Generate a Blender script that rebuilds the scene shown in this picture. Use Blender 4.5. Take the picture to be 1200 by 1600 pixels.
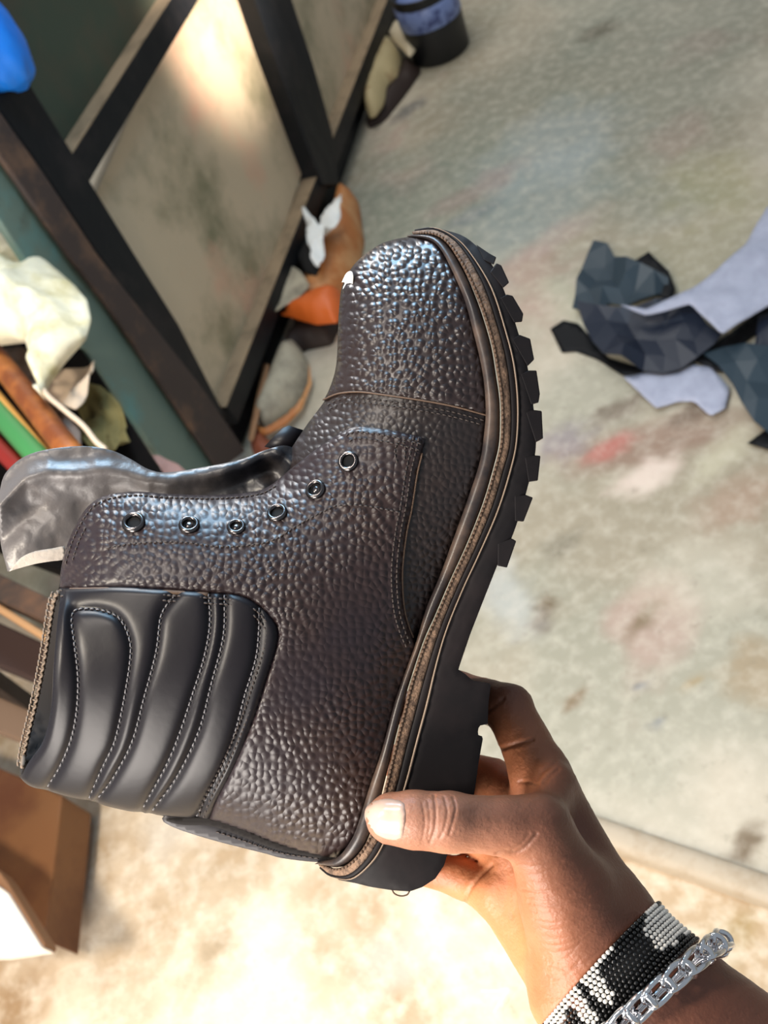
import bpy, bmesh, math, random
import numpy as np
from mathutils import Vector, Matrix
from mathutils.geometry import delaunay_2d_cdt
from mathutils.bvhtree import BVHTree
random.seed(4); rng = np.random.RandomState(7)
for o in list(bpy.data.objects): bpy.data.objects.remove(o)
scene = bpy.context.scene
COL = scene.collection

# ------------------------------------------------------------ camera
FPX, HCAM = 1500.0, 1.40                       # focal length in photo pixels, height of the phone
up = np.array([-700., 1200., 1500.]); up /= np.linalg.norm(up)
fw = np.array([0, 0, -1.]); yv = fw - fw.dot(up)*up; yv /= np.linalg.norm(yv)
xv = np.cross(yv, up)
RW = np.array([xv, yv, up])                    # camera vector -> world vector
EYE = np.array([0, 0, HCAM])
cam_d = bpy.data.cameras.new('camera'); cam = bpy.data.objects.new('camera', cam_d); COL.objects.link(cam)
M = Matrix([list(RW[i]) + [EYE[i]] for i in range(3)] + [[0, 0, 0, 1]])
cam.matrix_world = M
cam_d.sensor_fit = 'VERTICAL'; cam_d.sensor_height = 36; cam_d.sensor_width = 27
cam_d.lens = FPX*36/1600
cam_d.clip_start = 0.02
cam_d.dof.use_dof = True; cam_d.dof.focus_distance = 0.425; cam_d.dof.aperture_fstop = 13
scene.camera = cam
# ------------------------------------------------------------ geometry of places
def c2w(v): return RW.dot(np.array(v, float))
def ray(px, py): return c2w([px-600, -(py-800), -FPX])
def fl(px, py, z=0.0):                          # where the sight line through a photo pixel meets the height z
    d = ray(px, py); t = (z-HCAM)/d[2]; return EYE + d*t
UNIT = 0.0003                                   # metres per traced pixel at the boot (0.45 m away)
def P(a):                                       # traced (x, y, w) -> world, w = height above the boot's middle plane
    a = np.atleast_2d(np.asarray(a, float)); s = 1-a[:, 2]/FPX
    c = np.stack([(a[:, 0]-600)*s, -(a[:, 1]-800)*s, -(FPX-a[:, 2])], 1)*UNIT
    return c.dot(RW.T) + EYE
WA, WB = fl(385, 700), fl(535, 290)
WT = (WB-WA)/np.linalg.norm(WB-WA); WN = np.array([WT[1], -WT[0], 0])
if WN.dot(EYE-WA) < 0: WN = -WN
def wl(px, py, off=0.0):
    d = ray(px, py); n0 = WA + WN*off
    t = (n0-EYE).dot(WN)/d.dot(WN); return EYE + d*t

# ------------------------------------------------------------ world, lights, exposure
w = bpy.data.worlds.new('world'); scene.world = w; w.use_nodes = True
bg = w.node_tree.nodes['Background']; bg.inputs[0].default_value = (0.80, 0.90, 1.0, 1); bg.inputs[1].default_value = 0.36
def lamp(name, kind, camdir, dist, target, energy, color, size=1.0, size_y=None, spot=None, blend=1):
    l = bpy.data.lights.new(name, kind); o = bpy.data.objects.new(name, l); COL.objects.link(o)
    d = c2w(camdir); d /= np.linalg.norm(d); p = np.array(target) + d*dist
    o.location = p; o.rotation_euler = Vector(-d).to_track_quat('-Z', 'Y').to_euler()
    l.energy = energy; l.color = color
    if kind == 'AREA':
        l.shape = 'RECTANGLE'; l.size = size; l.size_y = size_y or size
    if kind == 'SPOT': l.spot_size = math.radians(spot); l.spot_blend = blend; l.shadow_soft_size = size
    return o
BOOTC = EYE + c2w([-0.03, -0.02, -0.44])
lamp('door_daylight', 'AREA', (-0.50, -0.78, 0.34), 1.6, BOOTC, 46, (1.0, 0.92, 0.84), 0.7, 1.1)
lamp('roof_opening', 'AREA', (-0.30, 0.95, -0.02), 1.2, BOOTC, 12, (0.35, 0.68, 1.0), 0.30, 0.30)
lamp('toe_glint_white', 'AREA', (-0.46, 0.84, -0.30), 1.2, BOOTC, 8, (1.0, 0.97, 0.95), 0.22, 0.22)  # unseen lamp added for the white highlight on the toe
lamp('toe_glint_warm', 'AREA', (-0.60, 0.52, 0.60), 1.2, BOOTC, 7, (1.0, 0.9, 0.8), 0.2, 0.2)  # unseen lamp added for the warm highlight on the toe cap
lamp('cuff_rim_fill', 'AREA', (-0.86, -0.08, 0.45), 1.5, BOOTC, 3.5, (0.96, 0.97, 1.0), 0.10, 0.6)  # unseen lamp added to give the cuff rim its bright edge
lamp('far_floor_fill', 'AREA', tuple(up), 1.5, EYE+np.array([0.7, 2.9, -.5]), 40, (1.0, 0.98, 0.93), 1.6, 1.6)  # unseen overhead lamp added to brighten the far floor
def gpt(px, py, z=0.0):
    d = c2w([px-600, -(py-800), -FPX]); return EYE+d*(z-HCAM)/d[2]
def spot(name, pos, target, energy, color, size, ang):
    d = np.array(pos)-np.array(target); L_ = np.linalg.norm(d)
    o = lamp(name, 'SPOT', RW.T.dot(d), L_, target, energy, color, size, None, ang); return o
spot('doorway_sun', gpt(150, 2200, 0)+np.array([0, 0, 1.9]), gpt(500, 1420), 128, (1.0, 0.88, 0.72), .12, 84)
lamp('sun_on_heap', 'SPOT', (-0.5, 0.1, 0.8), 1.7, gpt(50, 470, .38), 420, (1.0, 0.95, 0.86), .03, None, 17)
spot('sun_on_board', wl(325, -10)+WN*1.1+np.array([0, 0, .5]), wl(325, -10), 300, (1.0, 0.86, 0.74), .06, 26)
scene.view_settings.view_transform = 'Standard'; scene.view_settings.look = 'None'
scene.view_settings.gamma = 1; scene.view_settings.exposure = 0.0; scene.view_settings.use_curve_mapping = False

# ------------------------------------------------------------ materials
def lin(c):
    return tuple(((v/255.)/12.92 if v/255. < .04045 else ((v/255.+.055)/1.055)**2.4) for v in c) + (1,)
def mat(name, col, rough=.5, metal=0., bump=None, var=None, coat=0., spec=.5, attr=None, sss=0.):
    m = bpy.data.materials.new(name); m.use_nodes = True; nt = m.node_tree; N, L = nt.nodes, nt.links
    b = N['Principled BSDF']; b.inputs['Base Color'].default_value = lin(col)
    b.inputs['Roughness'].default_value = rough; b.inputs['Metallic'].default_value = metal
    b.inputs['Coat Weight'].default_value = coat; b.inputs['Specular IOR Level'].default_value = spec
    b.inputs['Coat Roughness'].default_value = .25
    if sss: b.inputs['Subsurface Weight'].default_value = sss; b.inputs['Subsurface Scale'].default_value = .004; b.inputs['Subsurface Radius'].default_value = (1, .3, .15)
    tc = N.new('ShaderNodeTexCoord'); src = None
    if attr:
        a = N.new('ShaderNodeAttribute'); a.attribute_name = attr; src = a.outputs['Color']
    if var:                                      # var = (colour2, scale, contrast)
        for (c2, sc, lo, hi) in (var if isinstance(var, list) else [var]):
            n = N.new('ShaderNodeTexNoise'); n.inputs['Scale'].default_value = sc; n.inputs['Detail'].default_value = 8; n.inputs['Roughness'].default_value = .65
            L.new(tc.outputs['Object'], n.inputs['Vector'])
            r = N.new('ShaderNodeMapRange'); r.inputs['From Min'].default_value = lo; r.inputs['From Max'].default_value = hi
            L.new(n.outputs['Fac'], r.inputs['Value'])
            x = N.new('ShaderNodeMix'); x.data_type = 'RGBA'
            L.new(r.outputs[0], x.inputs['Factor'])
            if src: L.new(src, x.inputs['A'])
            else: x.inputs['A'].default_value = lin(col)
            x.inputs['B'].default_value = lin(c2); src = x.outputs['Result']
    if src: L.new(src, b.inputs['Base Color'])
    prev = None
    for (kind, sc, st, dist) in (bump or []):
        bn = N.new('ShaderNodeBump'); bn.inputs['Strength'].default_value = st; bn.inputs['Distance'].default_value = dist
        if kind in ('vor', 'worn'):
            nz = N.new('ShaderNodeTexNoise'); nz.inputs['Scale'].default_value = sc*.3; nz.inputs['Detail'].default_value = 1; L.new(tc.outputs['UV'], nz.inputs['Vector'])
            mx = N.new('ShaderNodeVectorMath'); mx.operation = 'MULTIPLY_ADD'
            L.new(nz.outputs['Color'], mx.inputs[0]); mx.inputs[1].default_value = (.5/sc,)*3; L.new(tc.outputs['UV'], mx.inputs[2])
            t = N.new('ShaderNodeTexVoronoi'); t.feature = 'F1'; t.voronoi_dimensions = '2D'; t.inputs['Scale'].default_value = sc; t.inputs['Randomness'].default_value = .75
            L.new(mx.outputs[0], t.inputs['Vector'])
            r = N.new('ShaderNodeMapRange'); r.inputs['From Min'].default_value = .70; r.inputs['From Max'].default_value = .05; r.interpolation_type = 'SMOOTHSTEP'
            L.new(t.outputs['Distance'], r.inputs['Value']); out = r.outputs[0]
            if kind == 'worn':                   # grain is pressed flatter in patches
                n2 = N.new('ShaderNodeTexNoise'); n2.inputs['Scale'].default_value = 14; L.new(tc.outputs['Object'], n2.inputs['Vector'])
                r2 = N.new('ShaderNodeMapRange'); r2.inputs['From Min'].default_value = .38; r2.inputs['From Max'].default_value = .6; r2.inputs['To Min'].default_value = .35
                L.new(n2.outputs['Fac'], r2.inputs['Value']); mm = N.new('ShaderNodeMath'); mm.operation = 'MULTIPLY'
                L.new(out, mm.inputs[0]); L.new(r2.outputs[0], mm.inputs[1]); out = mm.outputs[0]
        elif kind == 'wave':
            t = N.new('ShaderNodeTexWave'); t.inputs['Scale'].default_value = sc; t.inputs['Distortion'].default_value = 4; t.inputs['Detail'].default_value = 3
            L.new(tc.outputs['Object'], t.inputs['Vector']); out = t.outputs['Fac']
        else:
            t = N.new('ShaderNodeTexNoise'); t.inputs['Scale'].default_value = sc; t.inputs['Detail'].default_value = 6; L.new(tc.outputs['Object'], t.inputs['Vector']); out = t.outputs['Fac']
        L.new(out, bn.inputs['Height'])
        if prev: L.new(prev, bn.inputs['Normal'])
        prev = bn.outputs['Normal']
    if prev: L.new(prev, b.inputs['Normal'])
    return m
M_GRAIN = mat('grain_leather', (40, 30, 30), .34, bump=[('vor', 84, .85, .0007), ('noise', 900, .15, .0003)], var=((46, 33, 29), 9, .4, .65))
M_VAMP = mat('vamp_leather', (34, 28, 28), .38, bump=[('worn', 96, .9, .0007), ('noise', 900, .15, .0003)], var=((46, 34, 30), 9, .4, .65))
M_QUART = mat('quarter_leather', (40, 31, 35), .38, spec=.42, bump=[('worn', 84, .9, .0008), ('noise', 900, .15, .0003)], var=((52, 37, 33), 8, .42, .6))
M_SMOOTH = mat('smooth_leather', (22, 19, 24), .40, spec=.3, bump=[('noise', 260, .12, .0005)])
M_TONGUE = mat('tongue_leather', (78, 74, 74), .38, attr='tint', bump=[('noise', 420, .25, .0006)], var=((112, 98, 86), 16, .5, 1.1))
M_SUEDE = mat('flesh_side', (176, 166, 156), .9, bump=[('noise', 900, .4, .0004)])
M_EDGE = mat('raw_edge', (98, 76, 60), .7, bump=[('noise', 500, .5, .0006)])
M_CORD = mat('rand_rubber', (48, 41, 40), .36, bump=[('noise', 300, .15, .0004)], var=((100, 82, 70), 40, .45, .7))
M_TAN = mat('welt_stitch_tan', (140, 112, 90), .75, bump=[('noise', 700, 1, .0012)], var=((90, 70, 56), 260, .4, .6))
M_RUB = mat('outsole_rubber', (22, 19, 21), .6, spec=.2, bump=[('noise', 160, .2, .0005)], var=((34, 28, 29), 20, .45, .65))
M_LINE = mat('sole_line', (150, 130, 112), .5)
M_THREAD = mat('thread', (60, 50, 46), .6)
M_THREADL = mat('thread_light', (120, 118, 122), .5)
M_CHAIN = mat('overlock_thread', (120, 104, 90), .7)
M_STEEL = mat('gunmetal', (96, 92, 92), .22, 1.0)
M_BLACK = mat('hole_black', (5, 5, 6), .9)
M_LINING = mat('lining', (24, 19, 18), .9)
M_SILVER = mat('silver', (225, 225, 228), .14, 1.0)
M_BB = mat('black_bead', (8, 8, 9), .12, coat=.6)
M_WBD = mat('white_bead', (235, 232, 226), .2, coat=.6)
M_NAIL = mat('nail', (226, 190, 170), .28, coat=.4)
M_WHITE = mat('plain_white', (240, 236, 226), .5)  # plain white for the mark on the toe

# ------------------------------------------------------------ mesh helpers
def mesh_obj(name, V, F, m, parent=None, smooth=True):
    V = np.asarray(V, float); me = bpy.data.meshes.new(name)
    o = bpy.data.objects.new(name, me); COL.objects.link(o)
    off = np.zeros(3)
    if parent is not None:
        o.parent = parent; pp = parent
        while pp is not None: off = off + np.array(pp.location); pp = pp.parent
        V = V - off
    else:
        off = np.array([V[:, 0].mean(), V[:, 1].mean(), V[:, 2].min()]); V = V-off; o.location = off
    me.from_pydata([tuple(v) for v in V], [], [tuple(int(i) for i in f) for f in F]); me.update()
    bm = bmesh.new(); bm.from_mesh(me); bmesh.ops.recalc_face_normals(bm, faces=bm.faces); bm.to_mesh(me); bm.free()
    if smooth: me.polygons.foreach_set('use_smooth', [True]*len(me.polygons))
    for mm in (m if isinstance(m, list) else [m]): me.materials.append(mm)
    return o
def sharp(o, ang=40):
    for e in (): pass
    me = o.data; bm = bmesh.new(); bm.from_mesh(me)
    for e in bm.edges:
        if len(e.link_faces) == 2 and e.calc_face_angle(0) > math.radians(ang): e.smooth = False
    bm.to_mesh(me); bm.free(); return o
def empty(name, loc):
    o = bpy.data.objects.new(name, None); o.empty_display_size = .05; COL.objects.link(o); o.location = loc; return o
def tag(o, label=None, cat=None, group=None, kind=None):
    for k, v in (('label', label), ('category', cat), ('group', group), ('kind', kind)):
        if v: o[k] = v
    return o
def crom(pts, step=6.0):                        # smooth open curve through points, resampled
    p = np.array(pts, float); q = np.vstack([2*p[0]-p[1], p, 2*p[-1]-p[-2]]); out = []
    for i in range(1, len(q)-2):
        t = np.linspace(0, 1, 12, endpoint=False)[:, None]
        a, b, c, d = q[i-1], q[i], q[i+1], q[i+2]
        out.append(.5*((2*b)+(-a+c)*t+(2*a-5*b+4*c-d)*t**2+(-a+3*b-3*c+d)*t**3))
    out.append(p[-1:]); return resample(np.vstack(out), step)
def resample(p, step=None, n=None):
    s = np.r_[0, np.cumsum(np.linalg.norm(np.diff(p, axis=0), axis=1))]
    if n is None: n = max(2, int(round(s[-1]/step))+1)
    t = np.linspace(0, s[-1], n)
    return np.stack([np.interp(t, s, p[:, k]) for k in range(p.shape[1])], 1)
def ring(*curves):                              # join curves to a closed polygon
    out = []
    for c in curves:
        for q in np.asarray(c, float):
            if not out or np.linalg.norm(out[-1]-q) > 1.2: out.append(q)
    if np.linalg.norm(out[0]-out[-1]) < 1.2: out.pop()
    return np.array(out)
def inside(pts, poly):
    x, y = pts[:, 0], pts[:, 1]; r = np.zeros(len(pts), bool); q = np.roll(poly, -1, 0)
    for (x1, y1), (x2, y2) in zip(poly, q):
        if y1 == y2: continue
        r ^= ((y1 > y) != (y2 > y)) & (x < (x2-x1)*(y-y1)/(y2-y1)+x1)
    return r
def pdist(pts, line, closed=False):
    a = line if closed else line[:-1]; b = np.roll(line, -1, 0) if closed else line[1:]
    best = np.full(len(pts), 1e9)
    for p, q in zip(a, b):
        d = q-p; L = max(1e-9, d.dot(d)); t = np.clip(((pts-p).dot(d))/L, 0, 1)
        best = np.minimum(best, np.hypot(pts[:, 0]-p[0]-t*d[0], pts[:, 1]-p[1]-t*d[1]))
    return best
def tri(poly, step):
    x0, y0 = poly.min(0); x1, y1 = poly.max(0); g = []; k = 0; y = y0
    while y < y1:
        g += [(x+(step*.5 if k & 1 else 0), y) for x in np.arange(x0, x1, step)]; y += step*.87; k += 1
    g = np.array(g); g = g[inside(g, poly)]
    if len(g): g = g[pdist(g, poly, True) > step*.55]
    allp = np.vstack([poly, g]) if len(g) else poly
    n = len(poly)
    V, E, Fc, *_ = delaunay_2d_cdt([Vector(p) for p in allp], [], [list(range(n))], 1, 1e-5)
    V = np.array([(v[0], v[1]) for v in V]); return V, [list(f) for f in Fc]
def bedges(F):
    cnt = {}
    for f in F:
        for a, b in zip(f, list(f[1:])+[f[0]]):
            k = (min(a, b), max(a, b)); cnt[k] = None if k in cnt else (a, b)
    return [v for v in cnt.values() if v]
def thick(top, bot, F):                         # closed solid between two matching sheets
    n = len(top); V = np.vstack([top, bot]); G = [list(f) for f in F] + [[i+n for i in f[::-1]] for f in F]
    G += [[b, a, a+n, b+n] for a, b in bedges(F)]; return V, G
def tube(path, rad, nseg=10, closed=False, flat=None):
    path = np.asarray(path, float); n = len(path); rad = np.broadcast_to(rad, (n,)); V = []; F = []
    t = np.gradient(path, axis=0)
    if closed: t = np.roll(path, -1, 0)-np.roll(path, 1, 0)
    ref = np.array([0, 0, 1.])
    u = np.cross(t[0], ref); u = u/(np.linalg.norm(u)+1e-12)
    for i in range(n):
        tt = t[i]/(np.linalg.norm(t[i])+1e-12); u = u-u.dot(tt)*tt; u /= np.linalg.norm(u)+1e-12; v = np.cross(tt, u)
        for k in range(nseg):
            a = 2*math.pi*k/nseg; V.append(path[i]+rad[i]*(math.cos(a)*u+math.sin(a)*v))
    for i in range(n if closed else n-1):
        for k in range(nseg):
            a, b = i*nseg+k, i*nseg+(k+1) % nseg; c = ((i+1) % n)*nseg
            F.append([a, b, c+(k+1) % nseg, c+k])
    if not closed: F += [list(range(nseg))[::-1], [(n-1)*nseg+k for k in range(nseg)]]
    return np.array(V), F
class Acc:
    def __init__(s): s.V = []; s.F = []; s.n = 0
    def add(s, V, F): s.V.append(np.asarray(V)); s.F += [[i+s.n for i in f] for f in F]; s.n += len(V)
    def build(s, name, m, parent=None, smooth=True): return mesh_obj(name, np.vstack(s.V), s.F, m, parent, smooth)

# ============================================================ SETTING
def vnoise(x, y, sc, seed):                     # smooth value noise
    r = np.random.RandomState(seed).rand(256, 256); x = x*sc; y = y*sc
    xi, yi = np.floor(x).astype(int), np.floor(y).astype(int); fx, fy = x-xi, y-yi
    fx, fy = fx*fx*(3-2*fx), fy*fy*(3-2*fy); g = lambda a, b: r[a % 256, b % 256]
    return (g(xi, yi)*(1-fx)+g(xi+1, yi)*fx)*(1-fy)+(g(xi, yi+1)*(1-fx)+g(xi+1, yi+1)*fx)*fy
def fbm(x, y, sc, seed, o=5):
    return sum(vnoise(x, y, sc*2**i, seed+i)/2**(i+1) for i in range(o))/(1-2.0**-o)
L0_, L1_ = fl(940, 1283), fl(1200, 1372)        # the raised sill across the floor
SD = (L1_-L0_)/np.linalg.norm(L1_-L0_); SNn = np.array([SD[1], -SD[0], 0])
if SNn.dot(fl(600, 1500)-L0_) < 0: SNn = -SNn   # towards the lower part of the photo
def srgb2lin(c):
    c = np.asarray(c)/255.; return np.where(c < .04045, c/12.92, ((c+.055)/1.055)**2.4)
def stain(C, X, Y, px, py, rx, ry, ang, col, a, seed, rag=.5):
    if max(rx, ry) < .06: rx, ry, a = rx*1.3, ry*1.3, a*1.3
    p = fl(px, py); dx, dy = X-p[0], Y-p[1]; c, s = math.cos(ang), math.sin(ang)
    u, v = (dx*c+dy*s)/rx, (-dx*s+dy*c)/ry
    r = np.hypot(u, v)+(fbm(X, Y, 9/max(rx, ry)*.3, seed)-.5)*2*rag
    k = np.clip((1.25-r)/.75, 0, 1)*min(a*.8, .95); return C*(1-k[..., None])+srgb2lin(col)*k[..., None]
def floor_grid(name, o, ux, uy, lx, ly, n, m_, colfn, zfn=None):
    nx, ny = n; s, t = np.meshgrid(np.linspace(0, 1, nx), np.linspace(0, 1, ny), indexing='ij')
    X = o[0]+ux[0]*lx*s+uy[0]*ly*t; Y = o[1]+ux[1]*lx*s+uy[1]*ly*t; Z = zfn(X, Y) if zfn else X*0+o[2]
    V = np.stack([X, Y, Z], -1).reshape(-1, 3); C = colfn(X, Y).reshape(-1, 3)
    idx = np.arange(nx*ny).reshape(nx, ny)
    F = np.stack([idx[:-1, :-1], idx[1:, :-1], idx[1:, 1:], idx[:-1, 1:]], -1).reshape(-1, 4)
    ob = mesh_obj(name, V, F.tolist(), m_)
    at = ob.data.color_attributes.new('tint', 'FLOAT_COLOR', 'POINT')
    at.data.foreach_set('color', np.c_[C, np.ones(len(C))].astype(np.float32).ravel())
    return tag(ob, kind='structure')
M_FLOOR = mat('worn_concrete', (150, 145, 130), .62, attr='tint', bump=[('noise', 30, .25, .004), ('noise', 240, .2, .001)],
              var=[((212, 204, 188), 34, .45, 1.25), ((96, 86, 68), 40, .58, 1.0)])
M_PORCH = mat('rough_sunlit_concrete', (190, 170, 140), .8, attr='tint', bump=[('noise', 40, .5, .006), ('noise', 200, .4, .002)],
              var=[((240, 230, 212), 26, .44, .9), ((178, 152, 120), 45, .6, .85)])
def col_in(X, Y):
    b = fbm(X, Y, 2.2, 3)[..., None]; g = fbm(X, Y, 3.1, 20)[..., None]; pk = fbm(X, Y, 3.7, 41)[..., None]
    C = srgb2lin((146, 136, 116))+(srgb2lin((184, 174, 156))-srgb2lin((146, 136, 116)))*np.clip((b-.35)*3, 0, 1)
    C = C*(1-np.clip((g-.52)*4, 0, .6))+srgb2lin((140, 140, 124))*np.clip((g-.52)*4, 0, .6)
    C = C*(1-np.clip((pk-.6)*4, 0, .45))+srgb2lin((176, 138, 128))*np.clip((pk-.6)*4, 0, .45)
    for a in FLOOR_STAINS: C = stain(C, X, Y, *a)
    return C
FLOOR_STAINS = [
    (1000, 120, .75, .5, .3, (108, 114, 102), .8, 151), (640, 330, .35, .3, 0, (104, 118, 108), .8, 152), (1120, 420, .3, .2, 0, (130, 128, 100), .6, 153), (820, 330, .25, .15, .4, (136, 150, 152), .6, 154),
    (640, 170, .07, .035, .2, (40, 50, 62), .8, 51), (700, 60, .25, .2, 0, (96, 104, 88), .35, 52),
    (935, 50, .05, .03, 0, (80, 74, 56), .7, 53), (860, 230, .22, .16, 0, (150, 162, 166), .5, 54),
    (1000, 300, .12, .2, .3, (110, 124, 116), .5, 55), (1120, 290, .12, .14, 0, (140, 136, 96), .6, 56),
    (740, 300, .14, .05, 0, (148, 120, 116), .5, 57), (740, 335, .08, .03, 0, (90, 100, 112), .5, 58),
    (905, 480, .05, .16, .3, (178, 184, 160), .5, 59), (870, 370, .14, .04, 0, (176, 150, 144), .4, 60),
    (1020, 690, .18, .06, -.5, (128, 92, 78), .75, 61), (970, 640, .06, .03, 0, (84, 60, 44), .8, 62, .7),
    (1090, 640, .05, .02, 0, (84, 60, 44), .7, 63), (880, 690, .06, .05, 0, (120, 108, 122), .7, 64),
    (955, 700, .04, .02, 0, (178, 92, 84), .6, 65), (1010, 745, .07, .035, 0, (226, 206, 194), .8, 66),
    (1130, 710, .08, .03, .3, (196, 190, 164), .6, 67), (1160, 780, .08, .05, 0, (156, 116, 96), .5, 68),
    (850, 960, .035, .015, .8, (96, 78, 52), .85, 69, .8), (1000, 970, .045, .013, .4, (110, 92, 64), .8, 70, .8),
    (895, 1095, .022, .008, .2, (112, 88, 56), .8, 71, .7), (1002, 1072, .008, .005, 0, (96, 100, 108), .8, 72),
    (1025, 1130, .008, .006, 0, (100, 106, 116), .8, 73), (1180, 1050, .05, .06, 0, (146, 120, 84), .7, 74),
    (1165, 1320, .03, .014, .6, (88, 66, 34), .8, 75), (1085, 1065, .016, .007, 0, (150, 128, 90), .7, 76),
    (790, 930, .05, .1, 0, (186, 190, 192), .5, 77), (1100, 900, .1, .1, 0, (196, 186, 168), .5, 78),
    (880, 850, .03, .02, 0, (104, 96, 78), .6, 79)]
def col_out(X, Y):
    b = fbm(X, Y, 6, 9)[..., None]; C = srgb2lin((180, 156, 126))+(srgb2lin((224, 208, 184))-srgb2lin((180, 156, 126)))*np.clip((b-.35)*3, 0, 1)
    for a in [(640, 1480, .1, .05, 0, (192, 188, 180), .7, 90), (260, 1290, .06, .05, 0, (200, 194, 184), .7, 91), (140, 1310, .05, .08, 0, (158, 128, 92), .7, 92),
              (1130, 1470, .05, .02, .3, (146, 122, 72), .6, 93), (20, 1560, .06, .05, 0, (140, 108, 70), .7, 94), (330, 1470, .03, .02, 0, (150, 130, 100), .5, 95)]:
        C = stain(C, X, Y, *a)
    return C
floor = floor_grid('floor', L0_-SD*3.5+np.array([0, 0, 0]), SD, -SNn, 7.5, 6.5, (640, 560), M_FLOOR, col_in)
floor['kind'] = 'structure'
porch = floor_grid('floor', L0_-SD*2.5+SNn*.012+np.array([0, 0, -.02]), SD, SNn, 5, 2.2, (420, 200), M_PORCH, col_out,
                   lambda X, Y: -.022+.004*fbm(X, Y, 12, 5))
# rounded sill between the two floors
prof = [(-.004, -.03), (-.004, .004), (.0, .007), (.008, .0085), (.022, .008), (.030, .005), (.034, -.004), (.036, -.03)]
V = []; F = []; n = 160
for i in range(n):
    s = -2.5+5*i/(n-1)
    for k, (a, z) in enumerate(prof):
        j = .0022*(fbm(np.array([s]), np.array([k*.3]), 14, 8)[0]-.5)*(1 if 0 < k < 7 else 0)
        V.append(L0_+SD*s+SNn*(a+j)+np.array([0, 0, z+j]))
    if i: F += [[(i-1)*8+k, (i-1)*8+k+1, i*8+k+1, i*8+k] for k in range(7)]
M_SILL = mat('cement_sill', (172, 158, 138), .6, bump=[('noise', 90, .3, .002)], var=((150, 130, 104), 20, .5, .75))
tag(mesh_obj('trim_1', V, F, M_SILL), kind='structure')

# ============================================================ PARTITION ON THE LEFT
M_DARKW = mat('black_painted_wood', (13, 17, 22), .5, spec=.25, bump=[('wave', 8, .2, .002), ('noise', 60, .3, .002)], var=((34, 32, 34), 12, .5, .7))
M_BROWNW = mat('old_brown_wood', (58, 46, 42), .7, bump=[('noise', 50, .4, .002)], var=((110, 82, 62), 8, .5, .7))
M_RAILW = mat('lit_rail_wood', (150, 130, 104), .8, bump=[('noise', 60, .4, .002)], var=((104, 90, 70), 14, .45, .7))  # paler tone holds the light falling on the rail tops
M_TEAL = mat('teal_paint', (98, 116, 106), .5, bump=[('noise', 40, .3, .002)], var=[((86, 134, 132), 5, .52, .7), ((64, 60, 48), 9, .58, .75)])
M_PANELG = mat('green_board', (58, 70, 56), .6, bump=[('noise', 20, .3, .003)], var=((84, 72, 56), 3, .45, .7))
M_PANEL = mat('stained_board', (196, 178, 150), .55, bump=[('noise', 12, .35, .004)], var=[((126, 122, 94), 4, .46, .68), ((212, 160, 134), 2.6, .56, .76), ((58, 48, 34), 34, .70, .74)])
part_ = empty('wooden_partition', fl(385, 700))
tag(part_, 'tall wooden partition of dark posts and stained boards, teal board at its near end', 'partition')
def wprism(name, quad, off0, off1, m, parent=part_, ref=None):   # outline on the partition's plane, from depth off0 to off1
    q = np.array([wl(x, y, off1 if ref is None else ref) for x, y in quad]); base = q - WN*((off1 if ref is None else ref))
    V = np.vstack([base+WN*off0, base+WN*off1]); n = len(quad)
    F = [list(range(n))[::-1], [i+n for i in range(n)]]+[[i, (i+1) % n, n+(i+1) % n, n+i] for i in range(n)]
    o = mesh_obj(name, V, F, m, parent, False)
    b = o.modifiers.new('edge', 'BEVEL'); b.width = .004; b.segments = 2; b.limit_method = 'ANGLE'
    return o
wprism('panel', [(-300, -500), (330, -500), (252, 0), (126, 262), (0, 150), (-300, -240)], -.03, -.012, M_PANELG)
wprism('panel', [(340, -300), (560, -300), (400, 0), (482, 240), (352, 655), (320, 640), (150, 300), (280, 0)], -.03, -.012, M_PANEL)
wprism('panel', [(430, -200), (700, -300), (600, 0), (522, 215), (470, 100)], -.03, -.012, M_PANEL)
wprism('post', [(-190, -235), (-100, -265), (22, 90), (123, 253), (213, 400), (280, 507), (356, 655), (335, 640), (153, 397), (67, 267), (0, 173)], -.02, .030, M_DARKW)
wprism('post', [(-250, -130), (-190, -215), (0, 173), (67, 267), (153, 397), (313, 600), (385, 705), (345, 735), (240, 580), (167, 473), (110, 400), (0, 243)], .028, .04, M_BROWNW)
wprism('post', [(330, -200), (400, -200), (457, 0), (490, 100), (520, 207), (531, 291), (505, 290), (483, 233), (427, 80), (400, 0)], -.03, .035, M_DARKW)
def rail(name, l0, l1, w0, w1, m_top, prot=.026, m=M_DARKW):
    # top edge line l0->l1 where the board meets the rail; front face height in pixels w0,w1
    a, b = wl(*l0, 0), wl(*l1, 0)
    ha = (wl(l0[0]+w0, l0[1]+w0*.3, prot)); 
    z0, z1 = a[2], b[2]; zt = (z0+z1)/2; dz = .055
    V = []
    for p in (a, b):
        for o_, z in ((-.02, zt), (prot, zt), (prot, zt-dz), (-.02, zt-dz)): V.append(np.array([p[0], p[1], z])+WN*o_)
    F = [[0, 1, 2, 3], [7, 6, 5, 4], [0, 4, 5, 1], [1, 5, 6, 2], [2, 6, 7, 3], [3, 7, 4, 0]]
    o = mesh_obj(name, V, F, m, part_, False)
    bb = o.modifiers.new('edge', 'BEVEL'); bb.width = .003; bb.segments = 2
    if m_top:
        V = [v + np.array([0, 0, .0015]) for v in (np.array(V[0]), np.array(V[1]), np.array(V[5]), np.array(V[4]))]
        top = np.array(V); bot = top-np.array([0, 0, .002])
        mesh_obj('lit_ledge', *thick(top, bot, [[0, 1, 2, 3]]), m_top, o, False)  # pale sheet: light from above put into the colour of the rail's top
    return o
rail('rail', (327, -172), (104, 300), 60, 60, M_RAILW)
rail('rail', (482, 236), (350, 655), 40, 40, M_RAILW, .026)
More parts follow.
